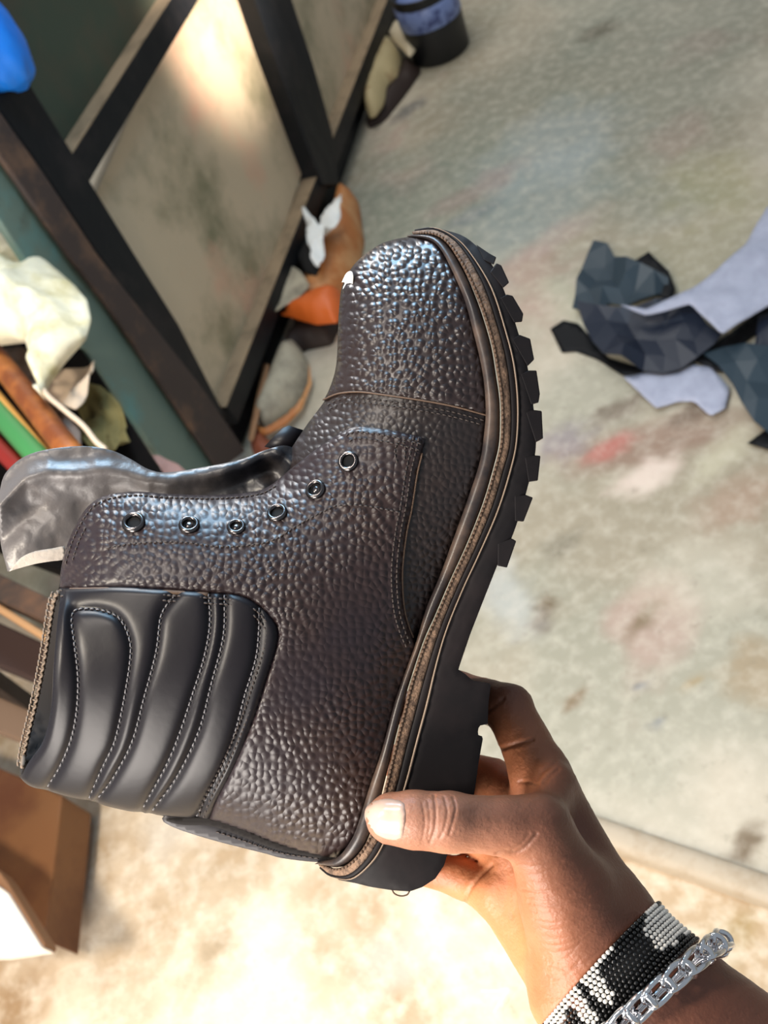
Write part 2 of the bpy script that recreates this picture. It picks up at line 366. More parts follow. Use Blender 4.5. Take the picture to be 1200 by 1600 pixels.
rail('rail', (612, -60), (505, 243), 40, 40, M_RAILW, .026)
wprism('teal_board', [(-150, 60), (-70, 130), (0, 243), (110, 400), (240, 580), (345, 730), (400, 830), (330, 815), (240, 700), (100, 500), (0, 345), (-150, 150)], .005, .02, M_TEAL)
wprism('kickboard', [(495, 250), (560, 150), (620, -20), (660, -20), (620, 40), (535, 292), (383, 700), (360, 655)], -.03, -.01, M_DARKW, ref=0)

# ============================================================ BOOT
T_SIL = [(645, 371), (613, 377), (590, 386), (563, 406), (547, 426), (536, 450), (532, 480), (530, 517), (528, 563), (522, 593), (508, 625), (480, 663), (456, 699)]
FACE = [(453, 737), (425, 760), (397, 771), (337, 776), (262, 774), (210, 770), (165, 776), (139, 792), (120, 822), (107, 852), (98, 888), (96, 922)]
RIM = [(96, 922), (90, 970), (84, 1040), (80, 1105), (68, 1157), (44, 1192), (34, 1212)]
BACK = [(34, 1212), (48, 1224), (71, 1231), (142, 1249), (217, 1266), (300, 1275), (326, 1277), (380, 1294), (438, 1317), (490, 1332), (528, 1340)]
L0 = [(645, 371), (668, 374), (687, 386), (707, 423), (727, 470), (740, 517), (750, 557), (757, 597), (760, 643), (757, 683), (751, 721), (734, 775), (713, 833), (688, 900), (667, 950), (650, 1004), (638, 1037), (617, 1095), (597, 1171), (576, 1237), (559, 1292), (547, 1317), (528, 1340)]
L1 = [(645, 366), (677, 367), (697, 380), (717, 410), (737, 450), (753, 490), (767, 537), (775, 583), (781, 623), (782, 663), (780, 697), (770, 737), (755, 787), (730, 850), (705, 904), (680, 962), (661, 1004), (640, 1067), (630, 1108), (615, 1167), (599, 1233), (586, 1283), (569, 1320), (548, 1345), (526, 1356), (501, 1349)]
L2 = [(646, 363), (677, 360), (706, 376), (730, 408), (750, 448), (766, 495), (780, 543), (788, 590), (792, 645), (790, 697), (780, 732), (764, 787), (739, 850), (714, 904), (689, 962), (670, 1015), (652, 1071), (642, 1108), (626, 1170), (611, 1235), (598, 1285), (580, 1320), (562, 1346), (538, 1364), (513, 1364), (499, 1352)]
L3 = [(652, 360), (680, 357), (711, 371), (736, 397), (768, 450), (790, 517), (803, 570), (809, 630), (807, 690), (797, 737), (777, 800), (748, 867), (723, 921), (698, 983), (682, 1037), (667, 1100), (651, 1160), (634, 1225), (617, 1275), (598, 1320), (580, 1348), (550, 1373), (522, 1370), (503, 1357)]
cT, cF, cR, cB, cL0 = crom(T_SIL), crom(FACE), crom(RIM), crom(BACK), crom(L0)
cL1, cL2, cL3 = crom(L1), crom(L2), crom(L3)
def Wf(f, k=1.0):                               # half width of the foot along the sole, f = 0 toe .. 1 heel
    base = np.interp(f, [0, .12, .25, .4, .55, .7, .85, 1], [118, 135, 148, 142, 122, 110, 112, 104])
    a, b = .17, .10
    e = np.where(f < a, np.sqrt(np.clip(1-((a-f)/a)**2, 0, 1)), 1)*np.where(f > 1-b, np.sqrt(np.clip(1-((f-(1-b))/b)**2, 0, 1)), 1)
    return base*e*k
def frac(pts, curve):
    s = np.r_[0, np.cumsum(np.linalg.norm(np.diff(curve, axis=0), axis=1))]; best = np.full(len(pts), 1e18); out = np.zeros(len(pts))
    for i in range(len(curve)-1):
        p, d = curve[i], curve[i+1]-curve[i]; L = d.dot(d); t = np.clip((pts-p).dot(d)/L, 0, 1)
        dd = ((pts-p-t[:, None]*d)**2).sum(1); m_ = dd < best; best = np.where(m_, dd, best); out = np.where(m_, s[i]+t*math.sqrt(L), out)
    return out/s[-1]
# membrane height field g = h^2 over the outline of the upper
DOM = ring(cT, [(452, 718)], cF, cR, cB, cL0[::-1])
gv, gf = tri(DOM, 6.5)
n = len(gv); Fa = np.array(gf); rows, cols, vals = [], [], []; rhs = np.zeros(n)
A_, B_, C_ = gv[Fa[:, 0]], gv[Fa[:, 1]], gv[Fa[:, 2]]
ar = .5*((B_[:, 0]-A_[:, 0])*(C_[:, 1]-A_[:, 1])-(B_[:, 1]-A_[:, 1])*(C_[:, 0]-A_[:, 0]))
grads = [np.stack([p[:, 1]-q[:, 1], q[:, 0]-p[:, 0]], 1)/(2*ar[:, None]) for p, q in ((B_, C_), (C_, A_), (A_, B_))]
for i in range(3):
    np.add.at(rhs, Fa[:, i], np.abs(ar)/3*1.12)
    for j in range(3):
        rows.append(Fa[:, i]); cols.append(Fa[:, j]); vals.append((grads[i]*grads[j]).sum(1)*np.abs(ar))
rows, cols, vals = map(np.concatenate, (rows, cols, vals))
bn = np.unique(np.array(bedges(gf)).ravel()); bp = gv[bn]
d0, dF_, dR_, dB_, dT_ = pdist(bp, cL0), pdist(bp, cF), pdist(bp, cR), pdist(bp, cB), pdist(bp, cT)
fixed = np.zeros(n, bool); gval = np.zeros(n)
dm = np.min([d0, dF_, dB_, dT_, dR_], 0)
isR = (dR_ <= dm+1e-6) & (dF_ > 6) & (dB_ > 6)
fx = ~isR; fixed[bn[fx]] = True
val = np.zeros(len(bn)); m0 = d0 <= dm+1e-6; val[m0] = Wf(frac(bp[m0], cL0), .93)**2
mF = (dF_ <= dm+1e-6) & ~m0; val[mF] = (48*np.clip(pdist(bp[mF], cT)/60, 0, 1))**2
gval[bn[fx]] = val[fx]
def Amul(x): return np.bincount(rows, vals*x[cols], minlength=n)
x = gval.copy(); free = ~fixed; r = (rhs-Amul(x))*free; p = r.copy(); rs = r.dot(r)
for it in range(1500):
    Ap = Amul(p)*free; al = rs/(p.dot(Ap)+1e-30); x += al*p; r -= al*Ap; rn = r.dot(r)
    if rn < 1e-10*max(rs, 1): break
    p = r+rn/rs*p; rs = rn
G = np.maximum(x, 0)
GB = BVHTree.FromPolygons([Vector((a, b, c*.01)) for (a, b), c in zip(gv, G)], gf)
from mathutils.kdtree import KDTree
kd = KDTree(n)
for i, q in enumerate(gv): kd.insert((q[0], q[1], 0), i)
kd.balance()
def gs(pts):
    out = np.zeros(len(pts))
    for i, q in enumerate(pts):
        h = GB.ray_cast(Vector((q[0], q[1], 5000)), Vector((0, 0, -1)))
        if h[0] is None:
            _, k, _ = kd.find((q[0], q[1], 0)); out[i] = G[k]
        else: out[i] = h[0].z*100
    return out
def surf(pts, dl=0.0, side=1):                  # points on the boot surface, lifted by dl along the normal
    pts = np.asarray(pts, float); g = gs(pts); e = 3.
    gx = (gs(pts+[e, 0])-gs(pts-[e, 0]))/(2*e); gy = (gs(pts+[0, e])-gs(pts-[0, e]))/(2*e)
    w_ = np.sqrt(np.maximum(g, 0)); N_ = np.stack([-gx, -gy, 2*w_+6], 1); N_ /= np.linalg.norm(N_, axis=1)[:, None]
    q = np.c_[pts, w_]+N_*np.broadcast_to(dl, (len(pts),))[:, None]
    if side < 0: q[:, 2] *= -1; N_ = N_*[1, 1, -1]
    return q, N_
boot = empty('work_boot', P([(600, 1000, 0)])[0])
tag(boot, 'dark brown grained leather ankle boot held sideways in a hand, unlaced', 'boot')
def add_uv(o, uv):
    me = o.data; l = me.uv_layers.new(name='trace'); vi = np.empty(len(me.loops), np.int32); me.loops.foreach_get('vertex_index', vi)
    l.data.foreach_set('uv', (uv[vi]/1000.).astype(np.float32).ravel()); return o
def shell(name, poly, dl, m, parent=boot, step=6.5, side=1, th=5.0, extra=None, soft=3.0):
    V, F = tri(poly, step); d = pdist(V, poly, True)
    lift = dl*(1-.55*np.exp(-d/soft)) + (extra(V, d) if extra else 0)
    top, N_ = surf(V, lift, side); bot = top-N_*th
    return add_uv(mesh_obj(name, *thick(P(top), P(bot), F), m, parent), np.vstack([V, V]))
# body under the panels, both sides, open at the cuff
FRIM = crom([(92, 918), (80, 945), (67, 1027), (52, 1102), (37, 1165), (31, 1200), (34, 1212)])
DOMF = ring(cT, [(452, 718)], crom(FACE[:-1]), FRIM, cB, cL0[::-1])
V, F = tri(DOM, 7); topn, Nn = surf(V, 0); V2, F2 = tri(DOMF, 7); topf, Nf = surf(V2, 0, -1)
add_uv(mesh_obj('vamp', *thick(P(topn), P(topn-Nn*4*np.clip(topn[:, 2:]/30, 0, 1)), F), M_VAMP, boot), np.vstack([V, V]))
mesh_obj('lining', *thick(P(topf), P(topf-Nf*5*np.clip(-topf[:, 2:]/30, 0, 1)), F2), M_LINING, boot)
# toe cap
SEAM = crom([(507, 626), (530, 616), (563, 613), (607, 618), (667, 627), (713, 636), (761, 649)])
iT = np.argmin(np.linalg.norm(cT-[508, 625], axis=1)); iL = np.argmin(np.linalg.norm(cL0-[761, 649], axis=1))
TOE = ring(cT[:iT], SEAM, cL0[:iL][::-1])
for sd in (1, -1): shell('toe_cap', TOE, 4.5, M_GRAIN, side=sd, th=6, step=5)
# quarter with the eyelet facing
QT = crom([(453, 737), (500, 700), (538, 675)]); QT2 = crom([(538, 675), (550, 669), (565, 667), (613, 673), (664, 685)])
QB = crom([(664, 685), (658, 712), (651, 741), (642, 796), (634, 833), (627, 892), (629, 946), (637, 980), (648, 1006)])
iQ = np.argmin(np.linalg.norm(cL0-[649, 1006], axis=1)); 
iBk = np.argmin(np.linalg.norm(cB-[328, 1277], axis=1))
CC = crom([(328, 1275), (338, 1249), (367, 1192), (397, 1120), (418, 1055), (432, 1010), (434, 986), (427, 970), (405, 946), (371, 930), (326, 926), (262, 922), (187, 918), (112, 921), (97, 918)])
QUA = ring(cF[::-1], QT, QT2, QB, cL0[iQ:], cB[iBk:][::-1], CC)
for sd in (1, -1): shell('quarter', QUA, 7.5, M_QUART, side=sd, th=6, step=5.5 if sd > 0 else 9)
# padded collar
GR = [crom(c) for c in (
    [(75, 1226), (94, 1196), (111, 1155), (120, 1110), (122, 1057), (116, 1005), (112, 972), (116, 958), (130, 953), (161, 955), (187, 967), (202, 997), (204, 1027), (195, 1087), (180, 1155), (161, 1196), (139, 1246)],
    [(275, 930), (262, 945), (251, 967), (244, 1020), (225, 1091), (206, 1159), (176, 1215), (150, 1248)],
    [(326, 928), (328, 975), (319, 1027), (300, 1087), (281, 1144), (259, 1196), (221, 1264)],
    [(351, 930), (349, 994), (330, 1069), (311, 1140), (277, 1211), (236, 1266)],
    [(405, 950), (404, 990), (399, 1031), (382, 1087), (367, 1144), (345, 1204), (307, 1272)])]
iB2 = np.argmin(np.linalg.norm(cB-[326, 1277], axis=1))
COLP = ring(cR, cB[:iB2+1], CC)
def padh(V, d):
    g_ = np.min([pdist(V, c) for c in GR], 0); return 9*(1-np.exp(-(g_/7.)**1.2))*np.clip(d/10, 0.15, 1)**.5
for sd in (1, -1): shell('padded_collar', COLP, 2.0, M_SMOOTH, side=sd, th=7, step=3.6 if sd > 0 else 8, extra=padh if sd > 0 else (lambda V, d: 8*(1-np.exp(-d/12))), soft=2)
# stitching as little thread dashes lying on the surface
def stitches(name, curves, gap, ln, rad, lift, m, parent=boot):
    A = Acc()
    for c in curves:
        c = resample(np.asarray(c), 1.0); k = int(len(c)//gap)
        mids = c[np.clip((np.arange(k)*gap+gap/2).astype(int), 1, len(c)-2)]; tt = c[np.clip((np.arange(k)*gap+gap/2).astype(int)+1, 0, len(c)-1)]-mids
        tt = tt/(np.linalg.norm(tt, axis=1)[:, None]+1e-9)
        a, N_ = surf(mids, lift); a0 = a.copy(); a1 = a.copy(); a0[:, :2] -= tt*ln/2; a1[:, :2] += tt*ln/2
        for p_, q_, nn in zip(a0, a1, N_):
            pm = (p_+q_)/2+nn*rad*.8
            path = P([p_-nn*rad, p_*.8+q_*.2+nn*rad*.5, pm, p_*.2+q_*.8+nn*rad*.5, q_-nn*rad])
            A.add(*tube(path, rad*UNIT, 5))
    return A.build(name, m, parent)
def inset(c, d):                                # offset an open curve sideways
    t = np.gradient(c, axis=0); t /= np.linalg.norm(t, axis=1)[:, None]; return c+np.c_[-t[:, 1], t[:, 0]]*d
qb = QB; cc = CC
stitches('stitching', [inset(qb, 9), inset(qb, 17), inset(QT2, 10), inset(QT2, 20), inset(cc[20:], -10), inset(cc[:160], -10), inset(cc[:160], -18), inset(cc[60:], -18),
         inset(cF[5:-6], -10), inset(cF[60:-8], -19),
         crom([(169, 860), (210, 853), (281, 851), (350, 858), (420, 850), (470, 822), (510, 800), (530, 792), (562, 791), (595, 795), (625, 801)]),
         crom([(622, 725), (618, 708), (622, 694), (630, 690), (634, 700), (632, 722)])], 8, 5, 1.3, 7.6, M_THREAD)
stitches('stitching', [inset(g_, 0) for g_ in GR], 9, 6, 1.2, 4.2, M_THREADL)
stitches('stitching', [inset(SEAM, 9), inset(SEAM, 16)], 9, 6, 1.1, .6, M_THREAD)
# raw edge line of the facing and of the cap
def bead(name, c, lift, rad, m):
    q, _ = surf(c, lift); return mesh_obj(name, *tube(P(q), rad*UNIT, 8), m, boot)
bead('facing_edge', crom([(112, 924), (187, 922), (262, 926), (326, 930)]), 3, 3.5, M_EDGE)
bead('facing_edge', QB[4:-2]+[1, 0], 3, 1.4, M_EDGE)
bead('cap_edge', SEAM, 2.5, 1.3, M_EDGE)
# eyelets
for (ex, ey, er, hole) in [(547, 723, 17, 0), (496, 768, 17, 1), (435, 806, 17, 0), (370, 828, 15, 1), (296, 825, 17, 1), (210, 821, 19, 0)]:
    c, nn = surf(np.array([[ex, ey]], float), 8); c, nn = c[0], nn[0]
    u = np.cross(nn, [0, 1, 0]); u /= np.linalg.norm(u); v = np.cross(nn, u)
    prof_ = [(1.0, -.15), (.98, .1), (.86, .27), (.72, .3), (.60, .22), (.54, .02), (.5, -.3)]
    V = []; F = []; K = 28
    for k in range(K):
        a = 2*math.pi*k/K
        for (rr, zz) in prof_: V.append(c+(u*math.cos(a)+v*math.sin(a))*er*rr+nn*er*zz)
    m_ = len(prof_)
    for k in range(K):
        for j in range(m_-1): F.append([k*m_+j, ((k+1) % K)*m_+j, ((k+1) % K)*m_+j+1, k*m_+j+1])
    ey_ = mesh_obj('eyelet', P(V), F, M_STEEL, boot)
    V = [c+(u*math.cos(2*math.pi*k/K)+v*math.sin(2*math.pi*k/K))*er*.56-nn*er*.12*s for s in (0, 1) for k in range(K)]
    mesh_obj('eyelet_hole', P(V), [list(range(K))]+[list(range(K, 2*K))[::-1]]+[[k, (k+1) % K, K+(k+1) % K, K+k] for k in range(K)], M_BLACK, ey_, False)
    if hole:
        V = []; F = []
        for j, (rr, zz) in enumerate([(.42, -.1), (.36, .06), (.2, .12)]):
            V += [c+(u*math.cos(2*math.pi*k/12)+v*math.sin(2*math.pi*k/12))*er*rr+nn*er*zz for k in range(12)]
        F = [[j*12+k, j*12+(k+1) % 12, (j+1)*12+(k+1) % 12, (j+1)*12+k] for j in range(2) for k in range(12)]+[list(range(24, 36))]
        mesh_obj('eyelet_rivet', P(V), F, M_STEEL, ey_)
# white mark on the toe
mk = ring(crom([(533, 443), (541, 427), (549, 424), (552, 432), (550, 450), (544, 463), (538, 462), (536, 450), (539, 442), (534, 441)], 2))
V, F = tri(mk, 3); wm = surf(np.array([[547., 445.]]), 7)[0][0, 2]+(V[:, 0]-545)*1.6
mesh_obj('white_mark', *thick(P(np.c_[V, wm]), P(np.c_[V, wm-2]), F), M_WHITE, boot)
# ---- sole
def fW(pts, k=1., add=0.): return Wf(frac(np.asarray(pts, float)[:, :2], cL3), k)+add
def loop3(c, k, add, nst=170):                  # closed loop round the boot at the curve c
    c = resample(c, n=nst); f = np.linspace(0, 1, nst); W_ = Wf(f, k)+add*np.clip(Wf(f)/60, 0, 1)
    return np.vstack([np.c_[c, W_], np.c_[c, -W_][::-1][1:-1]])
def band(name, ca, cb, k, add, bulge, m, parent=boot, nst=170, prof=None):
    a = loop3(ca, k, add, nst); b = loop3(cb, k, add, nst); V = []; n = len(a); ns = 9
    cen = np.array([0, 0, 0.])
    out = np.zeros_like(a); tn = np.roll(a+b, -1, 0)-np.roll(a+b, 1, 0); ac = b-a
    out = np.cross(tn, ac); out /= np.linalg.norm(out, axis=1)[:, None]+1e-9
    sg = np.sign(out[40, 2]) or 1; out *= sg
    for j in range(ns):
        t = j/(ns-1); V.append(a*(1-t)+b*t+out*(bulge*math.sin(math.pi*t)**.6))
    V.append(b-out*10); V.append(a-out*10)
    V = np.array(V); q = len(V); F = []
    for j in range(q):
        for i in range(n): F.append([j*n+i, j*n+(i+1) % n, ((j+1) % q)*n+(i+1) % n, ((j+1) % q)*n+i])
    return mesh_obj(name, P(V.reshape(-1, 3)), F, m, parent)
mid = lambda a, b, t, n=170: resample(a, n=n)*(1-t)+resample(b, n=n)*t
cc0 = resample(crom(L0+[(500, 1346)]), n=170)
band('welt', mid(cc0, cL1, -.05), mid(cc0, cL1, .96), 1., -1, 9, M_CORD)
band('welt_edge', mid(cL1, cL2, .1), mid(cL2, cL3, .34), 1., 3, 3, M_TAN)
band('midsole', mid(cL2, cL3, .34), mid(cL2, cL3, .97), 1., 1, 3, M_RUB)
band('sole_line', mid(cL2, cL3, .93), mid(cL2, cL3, 1.1), 1., 5, 2, M_LINE)
# welt thread stitches in the groove
wc = loop3(cL2, 1., 4)[:169]
A = Acc()
w2 = resample(loop3(mid(cL1, cL2, .35), 1., 4, 170)[:169], 7.5)
for i in range(1, len(w2)-2): A.add(*tube(P([w2[i]*.85+w2[i+1]*.15+[0, 0, 1], (w2[i]+w2[i+1])/2+[0, 0, 4], w2[i]*.15+w2[i+1]*.85+[0, 0, 1]]), 2.0*UNIT, 6))
A.build('welt_stitching', M_EDGE, boot)
# outsole body and lugs
BASE = [(690, 358), (722, 368), (746, 386), (767, 411), (786, 450), (806, 508), (824, 573), (833, 632), (837, 700), (823, 766), (801, 836), (777, 883)]
HEEL = [(777, 883), (756, 936), (735, 990), (716, 1046), (727, 1053), (738, 1063), (767, 1068), (763, 1100), (762, 1131), (748, 1134), (746, 1148), (755, 1151), (748, 1190), (741, 1240), (728, 1282), (707, 1312), (699, 1335), (694, 1352), (680, 1373), (660, 1386), (640, 1393), (613, 1391), (580, 1386), (556, 1380), (530, 1375)]
OUTP = ring(crom([(652, 361), (668, 357), (690, 358)]), crom(BASE), resample(np.array(HEEL, float), 6), cL3[::-1][4:-3])
V, F = tri(OUTP, 8); wz = fW(V, 1., 4); wz = wz*np.clip(pdist(V, OUTP, True)/3, 0, 1)*.02+wz*.98
outsole = mesh_obj('outsole', *thick(P(np.c_[V, wz]), P(np.c_[V, -wz]), F), M_RUB, boot); sharp(outsole)
LUG = [[(745, 383), (764, 396), (775, 402), (771, 413), (764, 406)], [(776, 412), (783, 415), (795, 441), (786, 449), (774, 425)], [(792, 461), (801, 463), (817, 490), (815, 502), (803, 503), (790, 466)],
       [(812, 524), (828, 530), (834, 561), (824, 571), (808, 530)], [(826, 580), (838, 580), (843, 615), (841, 628), (830, 631), (822, 585)], [(831, 641), (846, 643), (848, 684), (837, 690), (830, 645)],
       [(834, 712), (844, 713), (840, 750), (826, 752), (828, 715)], [(821, 774), (832, 778), (818, 814), (805, 813), (812, 775)], [(799, 842), (806, 846), (792, 886), (778, 883), (786, 850)]]
for q in LUG:
    q = np.array(q, float); c = q.mean(0); q = c+(q-c)*1.04; q[-1] -= [8, 0]; wz = fW(q, 1., 5)
    wz = fW(q, 1., 4.4)
    lg = mesh_obj('lug', *thick(P(np.c_[q, wz]), P(np.c_[q, -wz]), [list(range(len(q)))]), M_RUB, outsole, False)
    b = lg.modifiers.new('edge', 'BEVEL'); b.width = .0004; b.segments = 2
# curl of loose thread under the heel
mesh_obj('loose_thread', *tube(P(crom(np.array([(612, 1388, 40), (616, 1396, 42), (626, 1400, 44), (636, 1398, 46), (640, 1392, 46)], float), 2)), 1.2*UNIT, 6), M_EDGE, boot)
# heel back strip
BS = ring(crom([(253, 1279), (258, 1286), (285, 1298), (337, 1314), (412, 1333), (442, 1341), (497, 1347), (527, 1342)]), crom([(527, 1342), (490, 1339), (438, 1324), (380, 1303), (330, 1284), (300, 1280), (253, 1279)]))
BS[(BS[:, 1] < 1341) & (np.arange(len(BS)) > len(BS)//2)] -= [0, 9]
V, F = tri(BS, 6); d = pdist(V, BS, True)
mesh_obj('back_strip', *thick(P(np.c_[V, 8+d*.2]), P(np.c_[V, -40-0*d]), F), mat('backstrip_leather', (44, 41, 45), .5), boot)
q = ring(crom([(260, 1279), (326, 1276), (380, 1293), (438, 1316), (530, 1338)]), crom([(526, 1346), (438, 1329), (380, 1308), (330, 1291), (285, 1289), (260, 1283)]))
V, F = tri(q, 5); mesh_obj('seam_gap_shade', *thick(P(np.c_[V, V[:, 0]*0+17]), P(np.c_[V, V[:, 0]*0+11]), F), M_LINING, boot)  # dark sheet laid in for the shade between quarter and back strip
A = Acc()
bq = resample(crom([(338, 1300), (380, 1314), (438, 1333), (500, 1342)]), 9)
for a_, b_ in zip(bq[:-1], bq[1:]): A.add(*tube(P([(a_[0], a_[1], 10.5), ((a_[0]+b_[0])/2, (a_[1]+b_[1])/2-1, 13), (a_[0]*.3+b_[0]*.7, a_[1]*.3+b_[1]*.7, 10.5)]), 1.1*UNIT, 5))
A.build('stitching', M_THREAD, boot)
# ---- tongue
TG = ring(crom([(470, 716), (458, 700), (442, 696), (425, 700), (412, 704), (375, 718), (322, 729), (262, 738), (232, 733), (202, 716), (172, 703), (131, 697), (75, 702), (37, 714), (11, 736), (1, 760), (-2, 800), (1, 849), (12, 893)]),
          crom([(12, 893), (34, 886), (58, 880), (90, 876), (112, 874)]), crom([(112, 874), (150, 840), (250, 810), (400, 800), (480, 750), (470, 716)]))
V, F = tri(TG, 5); x_, y_ = V[:, 0], V[:, 1]
topy = np.interp(x_, [0, 40, 75, 131, 172, 202, 232, 262, 322, 375, 412, 442, 470], [760, 714, 702, 697, 703, 716, 733, 738, 729, 718, 704, 696, 716]); dt = y_-topy
wz = 8+20*np.exp(-((dt-np.interp(x_, [0, 130, 240, 470], [30, 42, 16, 12]))/16.)**2)-8*np.exp(-((dt-np.interp(x_, [0, 130, 240, 470], [85, 92, 46, 34]))/22.)**2)
wz += np.clip((200-x_)/200, 0, 1)*(8*np.sin(x_/50.+y_/60.)+22*np.clip((dt-95)/80, 0, 1))+4*np.sin(x_/17.+y_/9.)*np.clip((x_-300)/100, 0, 1)+10*np.sin(x_/11.-y_/14.)*np.clip((x_-380)/60, 0, 1)
wz += (fbm(x_, y_, .02, 77)-.5)*14
keep = np.array([TG[i] for i in range(0)])
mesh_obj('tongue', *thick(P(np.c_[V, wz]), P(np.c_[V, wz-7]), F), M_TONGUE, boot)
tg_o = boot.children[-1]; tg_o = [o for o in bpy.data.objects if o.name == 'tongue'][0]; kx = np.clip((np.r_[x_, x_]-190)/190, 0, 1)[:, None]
at = tg_o.data.color_attributes.new('tint', 'FLOAT_COLOR', 'POINT'); at.data.foreach_set('color', np.c_[srgb2lin((92, 88, 88))*(1-kx)+srgb2lin((30, 30, 35))*kx, np.ones(len(kx))].astype(np.float32).ravel())  # grey sheen painted into the left part, near-black to the right
q = ring(crom([(14, 893), (27, 877), (38, 868), (56, 861), (80, 857), (101, 853)]), crom([(101, 853), (100, 873), (80, 877), (56, 881), (30, 888), (14, 893)]))
V, F = tri(q, 4); mesh_obj('tongue_flesh_side', *thick(P(np.c_[V, 44+0*V[:, 0]+(fbm(V[:, 0], V[:, 1], .04, 5)-.5)*8]), P(np.c_[V, 36+0*V[:, 0]]), F), M_SUEDE, boot)
# far facing corner peeping out
q = np.array([(413, 698), (428, 682), (441, 669), (452, 665), (474, 672), (470, 690), (455, 706), (436, 704)], float)
mesh_obj('facing_corner', *thick(P(np.c_[q, q[:, 0]*0-18]), P(np.c_[q, q[:, 0]*0-26]), [list(range(8))]), M_SMOOTH, boot)
# overlocked far rim of the cuff
cR2 = crom([(88, 925), (80, 945), (67, 1027), (52, 1102), (37, 1165), (32, 1198)], 2.0); q, _ = surf(cR2, 3, -1)
cw = np.interp(cR2[:, 1], [925, 960, 1180, 1200], [-20, -60, -60, -10]); A = Acc()
A.add(*tube(P(np.c_[cR2+[3, 0], cw]), 3.6*UNIT, 8))
for i in range(0, len(cR2)-5, 5):
    a, b = cR2[i], cR2[i+4]
    for s_ in (-1, 1):
        A.add(*tube(P([(a[0]-1+s_*4.2, a[1], cw[i]+3), ((a[0]+b[0])/2+s_*5, (a[1]+b[1])/2, cw[i]+7), (b[0]-1+s_*3.0, b[1], cw[i]+4)]), 2.0*UNIT, 6))
    A.add(*tube(P([(a[0]-5, a[1]+2, cw[i]+4), (a[0]+1, a[1]+4, cw[i]+8), (a[0]+7, a[1]+2, cw[i]+4)]), 1.3*UNIT, 5))
A.build('overlock_stitching', M_CHAIN, boot)

# ============================================================ HAND
def cap(p, a, b, ra, rb, zs=1.0):               # tapered capsule distance
    a = np.array(a, float); b = np.array(b, float); q = p-a; d = b-a
    s = np.array([1, 1, 1/zs]); q = q*s; d = d*s
    t = np.clip((q@d)/(d@d), 0, 1); return np.linalg.norm(q-t[..., None]*d, axis=-1)-(ra+(rb-ra)*t)
def smin(a, b, k):
    h = np.clip(.5+.5*(b-a)/k, 0, 1); return b*(1-h)+a*h-k*h*(1-h)
E_ = np.array([.735, .677, .06])
WR = np.array([955., 1532., 10.])
def hand_sdf(p):
    palm = cap(p, WR, WR+E_*620, 128, 205, .8)
    for c in [((846, 1214, -22), (930, 1440, 0), 45, 84, 1), ((835, 1270, -62), (925, 1460, -25), 46, 82, 1), ((812, 1340, -88), (920, 1490, -45), 44, 78, 1),
              ((790, 1400, -92), (905, 1520, -50), 46, 84, 1), ((925, 1445, 15), WR+[0, 0, 0], 96, 124, .8)]:
        palm = smin(palm, cap(p, *c), 30)
    out = palm
    thumb = cap(p, (613, 1279, 158), (648, 1281, 163), 42, 46)
    thumb = smin(thumb, cap(p, (648, 1281, 163), (700, 1285, 165), 46, 47), 8)
    thumb = smin(thumb, cap(p, (700, 1285, 165), (790, 1291, 138), 46, 46), 14)
    thumb = smin(thumb, cap(p, (790, 1291, 138), (838, 1296, 118), 46, 52), 14)
    thumb = smin(thumb, cap(p, (838, 1296, 118), (892, 1410, 62), 52, 76), 22)
    thumb = smin(thumb, cap(p, (892, 1410, 62), (920, 1470, 35), 76, 90), 25)
    thumb = smin(thumb, cap(p, (845, 1290, 90), (862, 1228, 15), 38, 38), 26)
    out = smin(out, thumb, 24)
    def finger(js):
        f = None
        for (a, ra), (b, rb) in zip(js[:-1], js[1:]):
            c = cap(p, a, b, ra, rb); f = c if f is None else smin(f, c, 9)
        return smin(palm, f, 20)
    for js in ([((846, 1214, -22), 45), ((795, 1106, -70), 37), ((712, 1082, -152), 34), ((640, 1110, -162), 29)],
               [((835, 1270, -62), 44), ((768, 1222, -140), 37), ((690, 1196, -168), 33), ((620, 1190, -160), 28)],
               [((812, 1340, -88), 42), ((736, 1296, -150), 36), ((650, 1282, -168), 32), ((590, 1280, -158), 27)],
               [((790, 1400, -92), 40), ((722, 1372, -140), 32), ((650, 1352, -158), 28), ((600, 1340, -154), 24)]):
        out = np.minimum(out, finger(js))
    return out
